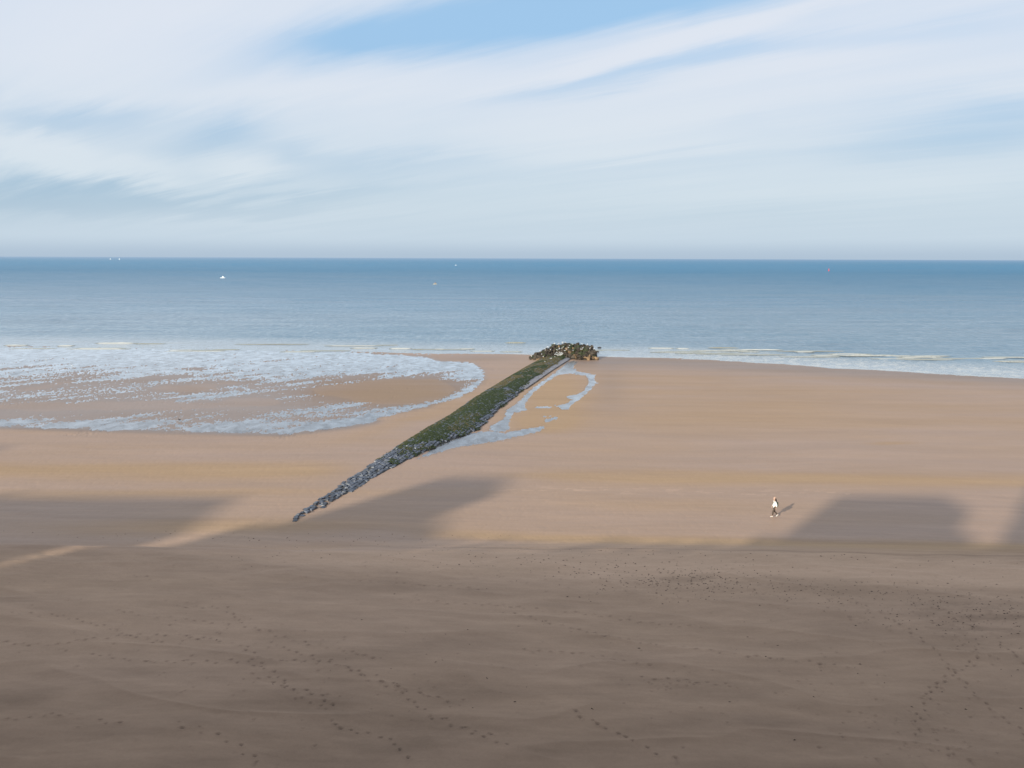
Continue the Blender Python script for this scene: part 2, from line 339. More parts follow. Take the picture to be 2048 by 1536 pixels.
rip = 0.5 + 1.15 * (0.28 * fbm(XX * 0.55 + 0.25 * YY, YY * 0.28, 3, 31, 0.65) + 0.6 * fbm(XX * 2.3, YY * 1.1, 3, 37, 0.85) + 0.75 * fbm((XX * .62 + YY * .78) * 0.03, (-XX * .78 + YY * .62) * 0.17, 4, 41, 0.6))

POOLS = [[(1148.5, 720), (1155, 724), (1146, 735), (1156, 742.5), (1182, 747.7), (1191, 749), (1188.7, 757), (1194, 766), (1185, 772), (1183.6, 777.7), (1170, 789.4),
          (1158.7, 799.7), (1141, 811), (1138, 818), (1126.5, 819.4), (1110, 810.6), (1132, 807), (1144, 799), (1131, 792), (1153, 788.7), (1167.5, 780.6), (1179, 764.5),
          (1172, 751), (1141, 747), (1119, 749), (1101.6, 758.6), (1082.5, 771.5), (1063.5, 789), (1050, 807), (1053, 819.4), (1028, 826), (1022.5, 833), (1018, 845),
          (1019.5, 857), (1006, 864), (980, 860), (980, 852), (997.6, 843.6), (1009, 833), (1013.7, 818.7), (1038.6, 802), (1056, 784), (1082.5, 764), (1111.8, 744), (1133.8, 725)],
         [(1066, 817), (1075, 813), (1090, 812.5), (1108, 814), (1090, 816.5)], [(1080, 832), (1092, 830.5), (1104, 832), (1090, 833.5)],
         [(1088, 844), (1092, 838), (1104, 835), (1115, 833), (1116, 837), (1104, 842), (1094, 844.5)]]
SHEET = [(838, 916), (862, 898), (895, 880), (940, 866), (985, 861), (1010, 865), (1060, 856), (1088, 852), (1084, 860), (1040, 872), (980, 884), (920, 893), (880, 903)]
sp_ = polysd(PX, PY, POOLS[0], 2.0)
for q in POOLS[1:]: sp_ = np.maximum(sp_, polysd(PX, PY, q, 2.0))
wob = 3.2 * perlin(XX * 1.1, YY * 0.6, 55) + 5.0 * perlin(XX * 3.5, YY * 1.4, 56)
FR = 1.2 * sstep(-1.5, 3.0, sp_ + wob)
ss_ = polysd(PX, PY, SHEET, 2.0)
FS = 1.1 * sstep(-9, 10, ss_ + 0.9 * wob + 3 * perlin(XX * 0.25, YY * 0.8, 58))
lag = sstep(-12, 4, sd)
n_l = rip; n_r = 0.5 + 0.4 * fbm(XX * 1.5, YY * 0.8, 3, 61, 0.7)
dl = np.where(sd > -30, 0.10 * (n_l - FL), 1); dr = 0.07 * (n_r - FR); ds = 0.06 * (n_r - FS)
dz_ = np.minimum(np.minimum(dl, dr), ds)
Z = ZB - 0.03 + np.clip(dz_, -0.10, 0.03)
pool_any = np.maximum(np.maximum(FL * (sd > -30), FR), FS)

# relief of the sand
dryness = 1 - sstep(57, 66, YY)
foot = dryness * inb
Z += foot * (0.27 * fbm(XX * 0.05, YY * 0.11, 3, 71) + 0.09 * fbm(XX * 0.22 + 0.15 * YY, YY * 0.5, 3, 75))
rid = 1 - np.abs(fbm(XX * 0.05 + 0.05 * YY, YY * 0.13, 3, 81)) * 3.2
Z += foot * 0.10 * np.clip(rid, 0, 1) ** 3
zone = sstep(-0.05, 0.25, fbm(XX * 0.06, YY * 0.1, 2, 85))
Z += foot * zone * 0.012 * perlin(XX * 0.8 + 0.6 * YY, YY * 3.2, 86)
lumpy = dryness * sstep(51, 56, YY + 2 * fbm(XX * .1, YY * .1, 2, 87))
Z += lumpy * 0.03 * fbm(XX * 0.9, YY * 1.6, 3, 88, 0.6)
beachrel = (1 - dryness) * (1 - lag) * 0.02 * fbm(XX * 0.06, YY * 0.35, 4, 91)
Z += np.where(pool_any > 0.02, 0, beachrel) * sstep(0.3, 0.0, pool_any)

stain_shade = np.zeros_like(Z); damp = np.zeros_like(Z)
def dent(x, y, rx, ry, dep, dk, a=0.0):
    i0, i1 = np.searchsorted(Ys, [y - 3 * max(rx, ry), y + 3 * max(rx, ry)]); s = max(y, 45)
    j0, j1 = np.searchsorted(Ts, [(x - 3 * max(rx, ry)) / s, (x + 3 * max(rx, ry)) / s])
    if i1 - i0 < 1 or j1 - j0 < 1: return
    X_ = XX[i0:i1, j0:j1] - x; Y_ = YY[i0:i1, j0:j1] - y; ca, sa = math.cos(a), math.sin(a)
    r2 = ((X_ * ca + Y_ * sa) / rx) ** 2 + ((-X_ * sa + Y_ * ca) / ry) ** 2
    e = np.exp(-r2 * 1.4)
    Z[i0:i1, j0:j1] += -dep * e + dep * 0.45 * np.exp(-(np.sqrt(r2) - 1.7) ** 2 * 4)
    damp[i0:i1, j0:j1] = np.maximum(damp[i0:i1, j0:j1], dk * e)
TR = [([(490, 1325), (530, 1335), (560, 1352), (570, 1375), (610, 1382), (650, 1397), (675, 1420)], 1.0),
      ([(660, 1445), (710, 1460), (770, 1470), (800, 1495), (820, 1530)], 0.8), ([(0, 1285), (110, 1290), (250, 1270), (375, 1270), (490, 1290), (505, 1310)], 0.55),
      ([(20, 1232), (120, 1235), (200, 1250), (260, 1270), (330, 1285)], 0.5), ([(350, 1215), (450, 1220), (475, 1242), (440, 1265), (380, 1275)], 0.7),
      ([(175, 1305), (280, 1322), (425, 1322), (640, 1322), (710, 1345), (790, 1370), (860, 1430), (1000, 1480)], 0.6),
      ([(500, 1345), (560, 1365), (600, 1400), (660, 1415)], 0.5), ([(340, 1450), (400, 1460), (470, 1485), (520, 1522)], 0.6), ([(195, 1440), (240, 1450)], 0.6),
      ([(1024, 1225), (1099, 1245), (1214, 1275), (1324, 1295), (1484, 1315), (1709, 1335)], 0.55), ([(1144, 1427), (1194, 1450), (1264, 1485), (1349, 1525)], 0.65),
      ([(1959, 1270), (1944, 1325), (1864, 1370), (1839, 1435), (1834, 1475)], 0.7), ([(1994, 1280), (2044, 1320), (2100, 1370)], 0.6),
      ([(1280, 1360), (1350, 1365), (1450, 1372)], 0.7), ([(0, 1440), (100, 1430), (150, 1432)], 0.5), ([(700, 1160), (850, 1170), (960, 1180)], 0.4),
      ([(260, 1148), (320, 1162)], 0.5), ([(800, 1200), (1000, 1210), (1200, 1230), (1420, 1260)], 0.35), ([(1040, 1300), (1180, 1310), (1320, 1340)], 0.4),
      ([(1700, 1200), (1800, 1250), (1870, 1300), (1950, 1390), (2060, 1470)], 0.5), ([(230, 1225), (330, 1240), (470, 1250), (620, 1290), (760, 1320)], 0.4),
      ([(540, 1285), (600, 1310), (680, 1330), (730, 1360), (900, 1400)], 0.5), ([(880, 1440), (960, 1470), (1030, 1500)], 0.6)]
for tr_, stg in TR:
    P = [ray_z(*q)[:2] for q in tr_]; side_ = 1
    for a, c_ in zip(P[:-1], P[1:]):
        d = c_ - a; ln = np.hypot(*d); d = d / ln; t = random.random() * 0.3
        while t < ln:
            q = a + d * t + np.array([-d[1], d[0]]) * (0.10 * side_ + random.gauss(0, 0.06)); side_ = -side_
            sz = random.uniform(0.8, 1.2)
            dent(q[0], q[1], 0.06 * sz, 0.10 * sz, 0.06 * sz, min(1, stg * random.uniform(0.7, 1.8)), math.atan2(-d[0], d[1])); t += random.uniform(0.38, 0.75)
for cx, cy, n_, sx, sy in [(1850, 1480, 90, 90, 45), (1950, 1250, 110, 90, 45), (1330, 1372, 24, 50, 10), (1380, 1175, 90, 110, 16), (700, 1370, 60, 220, 60), (300, 1260, 70, 230, 45),
                           (1500, 1330, 70, 350, 70), (900, 1130, 130, 450, 18), (1450, 1150, 150, 400, 18), (1890, 1215, 130, 150, 22), (1000, 1400, 50, 500, 90), (470, 1180, 60, 400, 40),
                           (1740, 1350, 60, 180, 80), (1700, 1200, 90, 250, 25)]:
    for _ in range(n_):
        x = random.gauss(cx, sx); y = random.gauss(cy, sy)
        if y < 1104: continue
        q = ray_z(x, y); sz = random.uniform(0.5, 1.15); dent(q[0], q[1], 0.07 * sz, 0.08 * sz, 0.04 * sz, random.uniform(0.1, 0.55), random.random() * 3)

# tone maps: wet, warm (drier orange banks), darker wrack lines, painted foreground shade
wet = sstep(1112, 1075, PY + 5 * fbm(XX * 0.08, YY * 0.3, 3, 95)) + 0.2 * lag * (1 - np.clip(dryb, 0, 1) * (PX > 600))
ws = 7 * fbm(XX * 0.05, YY * 0.18, 4, 97) + 5 * fbm(XX * 0.015, YY * 0.01, 3, 98)
pyw = PY + ws
warm = (0.85 * np.exp(-((pyw - (938 + 0.0 * PX)) / 17) ** 2) * sstep(760, 600, PX)
        + 0.75 * np.exp(-((pyw - (955 + 0.012 * (PX - 1200))) / 13) ** 2) * sstep(930, 1150, PX)
        + 0.8 * np.exp(-((pyw - (1076 + 0.022 * (PX - 1024))) / 9) ** 2) * sstep(750, 1000, PX)
        + 0.55 * gauss(PX, pyw, 300, 985, 420, 10) + 0.5 * gauss(PX, pyw, 1500, 830, 560, 34) + 0.3 * gauss(PX, pyw, 1500, 785, 350, 14)
        + 0.85 * gauss(PX, pyw, 1110, 795, 60, 45) + 0.95 * gauss(PX, pyw, 1090, 845, 60, 18) + 0.9 * gauss(px2, py2, 780, 783, 150, 24)
        + 0.4 * gauss(PX, pyw, 800, 845, 120, 12, 15) + 0.4 * gauss(PX, pyw, 385, 777, 60, 9) + 0.35 * gauss(PX, pyw, 1250, 760, 250, 12)
        + 0.65 * gauss(PX, pyw, 1783, 887, 45, 3) + 0.5 * gauss(PX, pyw, 500, 1055, 400, 16) + 0.3 * gauss(PX, pyw, 1300, 1010, 300, 14))
warm = np.clip(warm + 0.20 + 0.30 * fbm(XX * 0.03, YY * 0.12, 4, 99), 0, 1)
warm *= (0.82 - 0.4 * dryness) * (1 - 0.2 * lag * (PX < 625))
wl = fbm(XX * 0.5, YY * 1.2, 4, 111, 0.6)
st = (0.35 * np.exp(-((PY - (1092 + 0.014 * (PX - 700) + 3 * fbm(XX * .15, YY * 0, 2, 113))) / 1.6) ** 2) * sstep(500, 1000, PX)
      + 0.30 * gauss(PX, PY, 1390, 1160, 120, 9) * (wl > 0.0) + 0.22 * gauss(PX, PY, 1700, 1180, 380, 14, -6) + 0.14 * gauss(PX, PY, 780, 1110, 260, 6)
      + 0.25 * gauss(PX, PY, 1960, 1240, 150, 40) * sstep(-0.1, .3, wl) + 0.15 * gauss(PX, PY, 1030, 1125, 120, 7))
st -= 0.6 * np.exp(-((PY - (1122 + 0.03 * (PX - 1024) + 6 * fbm(XX * .06, YY * .1, 3, 119))) / 32) ** 2) * sstep(150, 900, PX) * (PY > 1060)
YW = YY + 0.035 * XX + 5 * fbm(XX * 0.015, YY * 0.02, 3, 122)
st += 0.16 * fbm(XX * 0.05, YW * 0.9, 4, 123, 0.6) * sstep(980, 1000, PY) * sstep(1125, 1090, PY)
st += 0.11 * fbm(XX * 0.03, YW * 0.25, 4, 124, 0.6) * sstep(1000, 960, PY) * (1 - lag)
st += dryness * (0.16 * fbm(XX * 0.22 + 0.1 * YY, YY * 0.55, 4, 125, 0.65) + 0.10 * perlin(XX * 0.06 - 0.05 * YY, YY * 0.12, 126))
st -= 0.30 * sstep(0.22, 0.42, fbm(XX * 0.4, YY * 1.5, 3, 127, 0.6)) * np.exp(-((PY - 980 - 0.01 * (PX - 1100)) / 7) ** 2) * (PX > 980) * (PX < 1700)
stain_shade = np.clip(stain_shade + st + 0.12 * sstep(0.05, 0.4, fbm(XX * 0.07, YY * 0.3, 4, 117)) * dryness + 0.38 * sstep(1200, 1500, PY + 60 * fbm(XX * 0.07, YY * 0.12, 4, 121)), -0.5, 1)  # last term paints vignette-like shade into the foreground sand, broken up by noise
edge = np.exp(-((sd + 6) / 9) ** 2) * (PY > 840) * 0.6 + np.exp(-((PY - (722 + 0.05 * np.clip(PX - 1300, 0, 900))) / 13) ** 2) * (PX > 1150) * 0.62
edge += 0.35 * gauss(PX, PY, 960, 716, 90, 6) + 0.25 * gauss(PX, PY, 1220, 770, 35, 45)
damp = np.clip(np.maximum(damp, edge * (1 - dryness)) + 0.25 * (pool_any > 0.05) * (1 - 0.5 * warm) + 0.45 * lag * (PX < 980), 0, 1)
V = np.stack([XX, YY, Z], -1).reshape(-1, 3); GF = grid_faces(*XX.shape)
beach = link('beach', mesh_np('beach', V, GF, M_SAND, True, dict(wet=wet, warm=warm, stain_shade=stain_shade, damp=damp)), kind='structure')
# sheets of standing water: where sand lies below them they show
def sheet(name, fld, off):
    ok = fld.ravel() > 0.02; keep = ok[GF].any(1); Fs = GF[keep]; used, inv = np.unique(Fs, return_inverse=True)
    Vw = np.stack([XX.ravel()[used], YY.ravel()[used], ZB.ravel()[used] + off], -1)
    return link(name, mesh_np(name, Vw, inv.reshape(-1, 4), M_POOL), kind='structure')
sheet('tidal_flat_water', FL * (sd > -30), -0.03)
sheet('tide_pool', FR, -0.0305)
sheet('shallow_puddle', FS, -0.031)

# ------------------------------------------------------------------ the sea
SY = [140.0]
while SY[-1] < 1100: SY.append(SY[-1] + 1.5 * (SY[-1] ** 2 + 590) / (F_PX * 24.3))
SY += list(np.geomspace(1200, 110000, 40)); SY = np.array(SY)
ST = np.concatenate([-np.array([14, 7, 4, 2.5, 1.8, 1.4, 1.15, 1, .9, .85, .8, .75, .7, .67]), np.arange(-0.65, 0.65, 0.0022), [.67, .7, .75, .8, .85, .9, 1, 1.15, 1.4, 1.8, 2.5, 4, 7, 14]])
SYY = np.repeat(SY[:, None], len(ST), 1); SXX = ST[None, :] * SYY
off = SYY - shore(SXX); curve = SYY + 0.12 * SXX
amp = 0.02 + 0.12 * sstep(5, 60, off); amp *= 1 - sstep(500, 1000, SYY) * 0.9
ph = curve + 6 * fbm(SXX * 0.015, SYY * 0.02, 3, 131)
envl = np.clip(0.5 + 1.3 * fbm(SXX * 0.02, SYY * 0.06, 3, 133), 0, 1.5)
SZ = amp * (envl * np.sin(ph * 2 * np.pi / 9.0) ** 3 * 1.3 + 1.2 * fbm(SXX * 0.10, SYY * 0.35, 3, 135, 0.6))
spx, spy = topx(SXX, SYY, 0 * SXX)
fo_ = 0.9 * np.exp(-((off - 0.8 + 2.0 * fbm(SXX * 0.12, SYY * 0, 3, 141)) / 0.8) ** 2) * (SXX > 0)
fo_ += 0.6 * np.exp(-((off - 13 + 5 * fbm(SXX * 0.05, SYY * 0, 3, 142)) / 1.2) ** 2) * sstep(-.1, .3, fbm(SXX * 0.05, SYY * 0.02, 2, 143))
swash = sstep(0, 3, off) * sstep(34, 12, off) * sstep(20, 60, SXX)
fo_ += 0.95 * swash * sstep(-0.05, 0.3, fbm(SXX * 0.5, SYY * 0.3, 4, 145, 0.6))
sh_ = sstep(38, 4, off)
sea = link('sea', mesh_np('sea', np.stack([SXX, SYY, SZ], -1).reshape(-1, 3), grid_faces(*SXX.shape), M_SEA, True, dict(foam=np.clip(fo_, 0, 1), shallow=sh_)), kind='structure')
def wave_crest(x0, x1, y, h, fm):
    a = gp(x0, y, 0.1); c_ = gp(x1, y, 0.1); n_ = max(12, int((c_[0] - a[0]) * 2)); rows = []; fa = []
    prof = [(-1.3, -0.12), (-0.75, 0.12), (-0.40, 0.62), (-0.12, 0.98), (0.10, 1.0), (0.5, 0.66), (1.1, 0.22), (2.0, -0.15)]
    sd_ = random.random() * 50
    for i in range(n_ + 1):
        t = i / n_; e = min(1, math.sin(math.pi * t) * 1.6); cx = a[0] + (c_[0] - a[0]) * t
        cy = a[1] + (c_[1] - a[1]) * t + 0.9 * float(perlin(np.array(cx * 0.12), np.array(sd_), 3))
        hv = 0.62 * h * e * (0.85 + 0.5 * float(perlin(np.array(cx * 0.6), np.array(sd_), 4)))
        for j, (u_, v_) in enumerate(prof):
            rows.append((cx, cy + u_ * (0.6 + 0.4 * e), hv * v_ + 0.03)); fa.append(fm * min(1, e * 1.2) * (1.0 if 1 <= j <= 4 else 0.35))
    return link('wave_crest', mesh_np('wave_crest', rows, grid_faces(n_ + 1, len(prof)), M_WAVE, True, dict(foam=fa)), sea)
for W in [(8, 58, 690, .30, .9), (115, 148, 691, .28, .9), (190, 274, 686, .42, 1), (270, 330, 687, .25, .1), (150, 250, 696, .18, .8), (336, 390, 700, .22, .8), (422, 478, 699, .22, .3),
          (20, 110, 697, .16, .5), (700, 755, 696, .28, .8), (778, 824, 697, .34, 1), (824, 850, 698, .25, .2), (866, 892, 698, .22, .8), (918, 950, 697, .2, .6), (1010, 1052, 685, .42, .45),
          (940, 990, 702, .15, .7), (560, 640, 703, .14, .6), (1000, 1045, 703, .16, .5), (1296, 1348, 696, .3, .85), (1352, 1380, 697, .26, .7), (1416, 1476, 695, .34, .2),
          (1470, 1566, 699, .32, .85), (1476, 1520, 703, .18, .5), (1588, 1628, 703, .22, .7), (1650, 1745, 708, .26, .6), (1685, 1795, 710, .26, .55), (1790, 1885, 714, .24, .6),
          (1985, 2060, 722, .2, .5), (1300, 1400, 704, .14, .5), (1560, 1680, 713, .12, .5), (470, 620, 688, .14, .0), (600, 700, 701, .12, .3), (1120, 1260, 700, .12, .4)]:
    wave_crest(*W)
for _ in range(26):
    x0 = random.choice([random.uniform(-60, 980), random.uniform(1220, 2050), random.uniform(1220, 2050)]); ln_ = random.uniform(40, 150)
    yb = (699 + random.gauss(-3, 4)) if x0 < 1100 else 698 + max(0, x0 - 1250) * 0.026 + random.uniform(-5, 8)
    wave_crest(x0, x0 + ln_, yb, random.uniform(.10, .2), random.choice([0.05, 0.3, .55, .7]))

# ------------------------------------------------------------------ groyne
def top(name, label, cat, loc=(0, 0, 0), group=None):
    o = bpy.data.objects.new(name, None); C.objects.link(o); o.location = loc; o['label'] = label; o['category'] = cat
    if group: o['group'] = group
    o.empty_display_size = 0.3; return o
GLX = [(572, 1043), (620, 1008), (680, 969), (760, 915), (840, 864), (900, 830), (950, 795), (1000, 765), (1050, 735), (1085, 716)]
GRX = [(600, 1040), (660, 1010), (720, 975), (780, 940), (850, 905), (905, 880), (960, 860), (1000, 820), (1050, 780), (1100, 745), (1148, 714)]
A0 = ray_z(585, 1041)[:2]; A1 = ray_z(1120, 713)[:2]
ax = (A1 - A0); LEN = np.hypot(*ax); ax /= LEN; nr = np.array([ax[1], -ax[0]])       # nr points right
def prof_(L_):
    pts = [ray_z(*q)[:2] - A0 for q in L_]; s = [p @ ax for p in pts]; u = [p @ nr for p in pts]; o = np.argsort(s); return np.array(s)[o], np.array(u)[o]
ls, lu = prof_(GLX); rs, ru = prof_(GRX)
def gl_(s): return np.interp(s, ls, lu)
def gr_(s): return np.interp(s, rs, ru)
def crown(s): return 0.12 + 0.55 * sstep(12, 45, s)
def gz(s, u):
    a = gl_(s); c_ = gr_(s); k_ = np.clip((u - a) / (c_ - a + 1e-6), 0, 1); P = A0[None] + np.asarray(s).reshape(-1, 1) * ax + np.asarray(u).reshape(-1, 1) * nr
    return zbase(P[:, 0], P[:, 1]) + crown(s) * (1 - (2 * k_ - 1) ** 2) ** 0.8 - 0.04
groyne = top('groyne', 'long stone groyne capped with green weed running out across the sand to the boulders', 'groyne', (*A0, 1.5))
gi = Matrix.Translation((-A0[0], -A0[1], -1.5))
def part(name, me, parent, **pr):
    me.transform(Matrix.Translation([-q for q in parent.location])); return link(name, me, parent, **pr)
ns, nu = 240, 15; S_ = np.repeat(np.linspace(9, LEN + 1, ns)[:, None], nu, 1); K_ = np.repeat(np.linspace(0, 1, nu)[None], ns, 0)
U_ = gl_(S_) + (gr_(S_) - gl_(S_)) * K_; Zc = gz(S_.ravel(), U_.ravel()) - 0.03
Zc -= 0.15 * sstep(0.08, 0.0, np.minimum(K_, 1 - K_)).ravel()
Pc = A0[None] + S_.reshape(-1, 1) * ax + U_.reshape(-1, 1) * nr
part('bedding', mesh_np('bedding', np.c_[Pc, Zc], grid_faces(ns, nu), M_BED), groyne)

def hull_mesh(name, dims, n_, mat, flat=0.0):
    bm = bmesh.new()
    for _ in range(n_):
        v = Vector((random.gauss(0, 1), random.gauss(0, 1), random.gauss(0, 1))).normalized()
        if flat: v = Vector([math.copysign(abs(q) ** flat, q) for q in v])
        bm.verts.new((v.x * dims[0] / 2, v.y * dims[1] / 2, v.z * dims[2] / 2))
    r = bmesh.ops.convex_hull(bm, input=bm.verts)
    bmesh.ops.delete(bm, geom=[v for v in bm.verts if not v.link_faces], context='VERTS')
    bmesh.ops.triangulate(bm, faces=bm.faces)
    me = bpy.data.meshes.new(name); bm.to_mesh(me); bm.free(); me.materials.append(mat); return me
def block_np():
    """a worn block: chamfered box, 12 verts, top slightly smaller and uneven"""
    j = lambda a: a + random.uniform(-0.07, 0.07)
    v = [(j(-.5), j(-.5), -.5), (j(.5), j(-.5), -.5), (j(.5), j(.5), -.5), (j(-.5), j(.5), -.5),
         (j(-.49), j(-.49), .25), (j(.49), j(-.49), .25), (j(.49), j(.49), .25), (j(-.49), j(.49), .25),
         (j(-.34), j(-.34), .5 + random.uniform(-.08, .08)), (j(.34), j(-.34), .5 + random.uniform(-.08, .08)), (j(.34), j(.34), .5 + random.uniform(-.08, .08)), (j(-.34), j(.34), .5 + random.uniform(-.08, .08))]
    f = [(0, 1, 5, 4), (1, 2, 6, 5), (2, 3, 7, 6), (3, 0, 4, 7), (4, 5, 9, 8), (5, 6, 10, 9), (6, 7, 11, 10), (7, 4, 8, 11), (8, 9, 10, 11)]
    return np.array(v), np.array(f)
BL = [block_np() for _ in range(14)]
blocks = []; PA, PC = 0.50, 0.40
s = 0.0
while s < LEN + 0.5:
    wdt = gr_(s) - gl_(s); u0 = gl_(s); nst = max(1, int(round(wdt / PC)))
    for i in range(nst):
        u = math.floor(u0 / PC) * PC + (i + 0.5) * PC
        if u > gr_(s) - 0.22 or u < u0 + 0.12: continue
        r_ = random.random()
        miss = 0.32 * max(0, 1 - s / 9) + 0.22 * max(0, 1 - s / 28) + 0.03
        if r_ < miss: continue
        if s > 84 and u > gr_(s) - 1.5: continue
        ss = s + (0.25 if i % 2 else 0) + random.gauss(0, 0.05); uu = u + random.gauss(0, 0.03 + 0.05 * max(0, 1 - s / 20))
        blocks.append((ss, uu, random.gauss(0, 0.025 + 0.04 * max(0, 1 - s / 15)), random.uniform(0.82, 1.02), random.uniform(0.8, 0.98), random.gauss(0, .12 if s < 15 else .05)))
    s += PA
ang = math.atan2(ax[1], ax[0])
bz = gz(np.array([q[0] for q in blocks]), np.array([q[1] for q in blocks]))
bme = []
for v, f in BL:
    bme.append(mesh_np('paving_stone', v, f, M_STONE, False))
JV, JF = [], []; nv = 0
for i, (ss, uu, dzb, sa, sb, ra) in enumerate(blocks):
    P = A0 + ax * ss + nr * uu; z = bz[i] + dzb; k_ = random.randrange(14)
    e = 0.3; tl = float(gz(np.array([ss]), np.array([uu + e]))[0] - gz(np.array([ss]), np.array([uu - e]))[0]) / (2 * e); tl = max(-0.6, min(0.6, tl))
    Rm = Matrix.Rotation(ang + ra, 4, 'Z') @ Matrix.Rotation(-math.atan(tl) + random.gauss(0, .05), 4, 'X') @ Matrix.Rotation(random.gauss(0, .05), 4, 'Y')
    Mx = Matrix.Translation((P[0], P[1], z)) @ Rm @ Matrix.Diagonal((PA * sa, PC * sb, 0.17, 1))
    if i < 300:
        o = link('paving_stone', bme[k_], groyne); o.matrix_local = gi @ Mx
    else:
        v, f = BL[k_]; mm = np.array(Mx); JV.append(v @ mm[:3, :3].T + mm[:3, 3]); JF.append(f + nv); nv += len(v)
part('paving_stone', mesh_np('paving_stone_field', np.concatenate(JV), np.concatenate(JF), M_STONE, False), groyne, kind='stuff')
# smooth toe slabs down the right flank at the seaward end
s = 84.0; sl_me = None
while s < LEN:
    ln = random.uniform(1.1, 1.4)
    for off_u in (0.66,):
        v, f = block_np(); uu = gr_(s) - off_u; P = A0 + ax * (s + ln / 2) + nr * uu
        z = float(gz(np.array([s + ln / 2]), np.array([uu]))[0]) + 0.02
        Mx = Matrix.Translation((P[0], P[1], z)) @ Matrix.Rotation(ang, 4, 'Z') @ Matrix.Rotation(0.12, 4, 'X') @ Matrix.Diagonal((ln * 0.985, 1.35, 0.12, 1))
        v = v * [1, 1, 1]; me = mesh_np('toe_slab', v, f, M_SLAB, False); o = link('toe_slab', me, groyne); o.matrix_local = gi @ Mx
    s += ln
# weed growing over the blocks
def clumps(name, pts, mat, size, parent, flat=0.35):
    VV, FF = [], []; n0 = 0
    for (x, y, z) in pts:
        r = size * random.uniform(0.6, 1.4); k_ = 5; a0 = random.random() * 6; h = r * flat * random.uniform(0.6, 1.6)
        v = [(x + r * random.uniform(.7, 1.2) * math.cos(a0 + q * 2 * math.pi / k_), y + r * random.uniform(.7, 1.2) * math.sin(a0 + q * 2 * math.pi / k_), z - 0.03) for q in range(k_)]
        v.append((x + random.gauss(0, r * .25), y + random.gauss(0, r * .25), z + h))
        VV += v; FF += [(n0 + q, n0 + (q + 1) % k_, n0 + k_) for q in range(k_)]; n0 += k_ + 1
    return part(name, mesh_np(name, VV, FF, mat, False), parent, kind='stuff')
n_try = 60000; s_ = rng.uniform(22, LEN, n_try); k_ = rng.random(n_try); u_ = gl_(s_) + (gr_(s_) - gl_(s_)) * k_
dens = sstep(24, 40, s_) * (1 - sstep(0.70, 0.95, k_)) * (0.25 + 0.75 * sstep(0.0, 0.12, k_))
dens = np.where(s_ > 80, (1 - sstep(0.80, 0.86, k_)), dens)
nz = fbm(s_ * 0.35, u_ * 0.6, 4, 151, 0.6); nz2 = fbm(s_ * 0.12, u_ * 0.25, 3, 157)
seam = np.exp(-((s_ - 79.5) / 1.5) ** 2)
keep = (dens * (1 - 0.9 * seam) > 0.46 - 1.0 * nz + (rng.random(n_try) - .5) * 0.7)
brown = np.where(s_ > 80, (nz2 + 0.25 * sstep(95, 120, s_) + 0.22 * (k_ < .45) - 0.12 > 0.05), ((k_ < 0.25) | (nz2 > 0.22)) & (rng.random(n_try) < 0.5))
Pw = A0[None] + s_[:, None] * ax + u_[:, None] * nr; zw = gz(s_, u_) + 0.10
Pw = np.c_[Pw, zw]
clumps('green_weed', Pw[keep & ~brown][:26000], M_WEED, 0.12, groyne)
clumps('brown_weed', Pw[keep & brown][:12000], M_WEEDB, 0.11, groyne)

# ------------------------------------------------------------------ boulder head of the groyne
RC = gp(1133, 705, 0.8)
head = top('boulder_mound', 'heap of dark mussel-covered boulders at the seaward end of the groyne', 'rock pile', (float(RC[0]), float(RC[1]), 0.0))
RX0 = gp(1062, 718, 0.2)[0]; RX1 = gp(1189, 712, 0.2)[0]; YN = gp(1130, 719, 0.3)[1]
W_ = RX1 - RX0; print('mound', RC, RX0, RX1, YN)
def mz(t, q):
    """height of the heap; t 0..1 left to right, q 0..1 front to back"""
    prof = np.interp(t, [0, .10, .22, .36, .55, .80, .95, 1.0], [.3, 1.1, 1.8, 2.7, 3.0, 3.05, 2.5, 1.2])
    return prof * np.interp(q, [0, .25, .6, 1.0], [.12, .6, 1.0, .6])
DEP = 12.5
def mpos(t, q):
    front = np.interp(t, [0, .2, .4, .62, .8, 1.0], [0.0, 0.8, 3.5, 2.2, 0.2, 1.5])
    bk = np.interp(t, [0, .3, .6, 1.0], [3.5, 9.5, DEP, 9.5])
    return RX0 + W_ * t, YN + front + q * (bk - front)
var = {}
for nm_, mt_ in (('d', M_ROCK), ('b', M_ROCKB), ('g', M_ROCKG)):
    var[nm_] = [hull_mesh('rock', (random.uniform(.85, 1.2), random.uniform(.8, 1.1), random.uniform(.7, 1.0)), 18, mt_, 0.75) for _ in range(8)]
cells = []
for i in range(24):
    for j in range(12):
        cells.append(((i + .5 + random.gauss(0, .25)) / 24, (j + .5 + random.gauss(0, .25)) / 12))
random.shuffle(cells); tops = []
for i, (t, q) in enumerate(cells):
    t = min(1, max(0, t)); q = min(1, max(0, q)); x, y = mpos(t, q); z = float(mz(t, q)) + random.gauss(0, .12)
    kind = 'b' if (q < 0.12 and (t > 0.66 or t < 0.2) and random.random() < .7) or random.random() < 0.03 else ('g' if (0.62 < t < 0.85 and .15 < q < .6 and random.random() < .7) or random.random() < .12 else 'd')
    o = link('rock', random.choice(var[kind]), head); sz = random.choice([.65, .8, .9, 1.0, 1.15, 1.4])
    Mx = Matrix.Translation((x, y, z)) @ Matrix.Rotation(random.random() * 6.28, 4, 'Z') @ Matrix.Rotation(random.gauss(0, .5), 4, 'X') @ Matrix.Diagonal((sz * random.uniform(.8, 1.2), sz, sz * random.uniform(.8, 1.2), 1))
    o.matrix_local = Matrix.Translation((-RC[0], -RC[1], 0)) @ Mx; tops.append((x, y, z + 0.4 * sz, t, q))
for x, y, s_ in ((1071, 694 + 14, 1.1),):
    pass
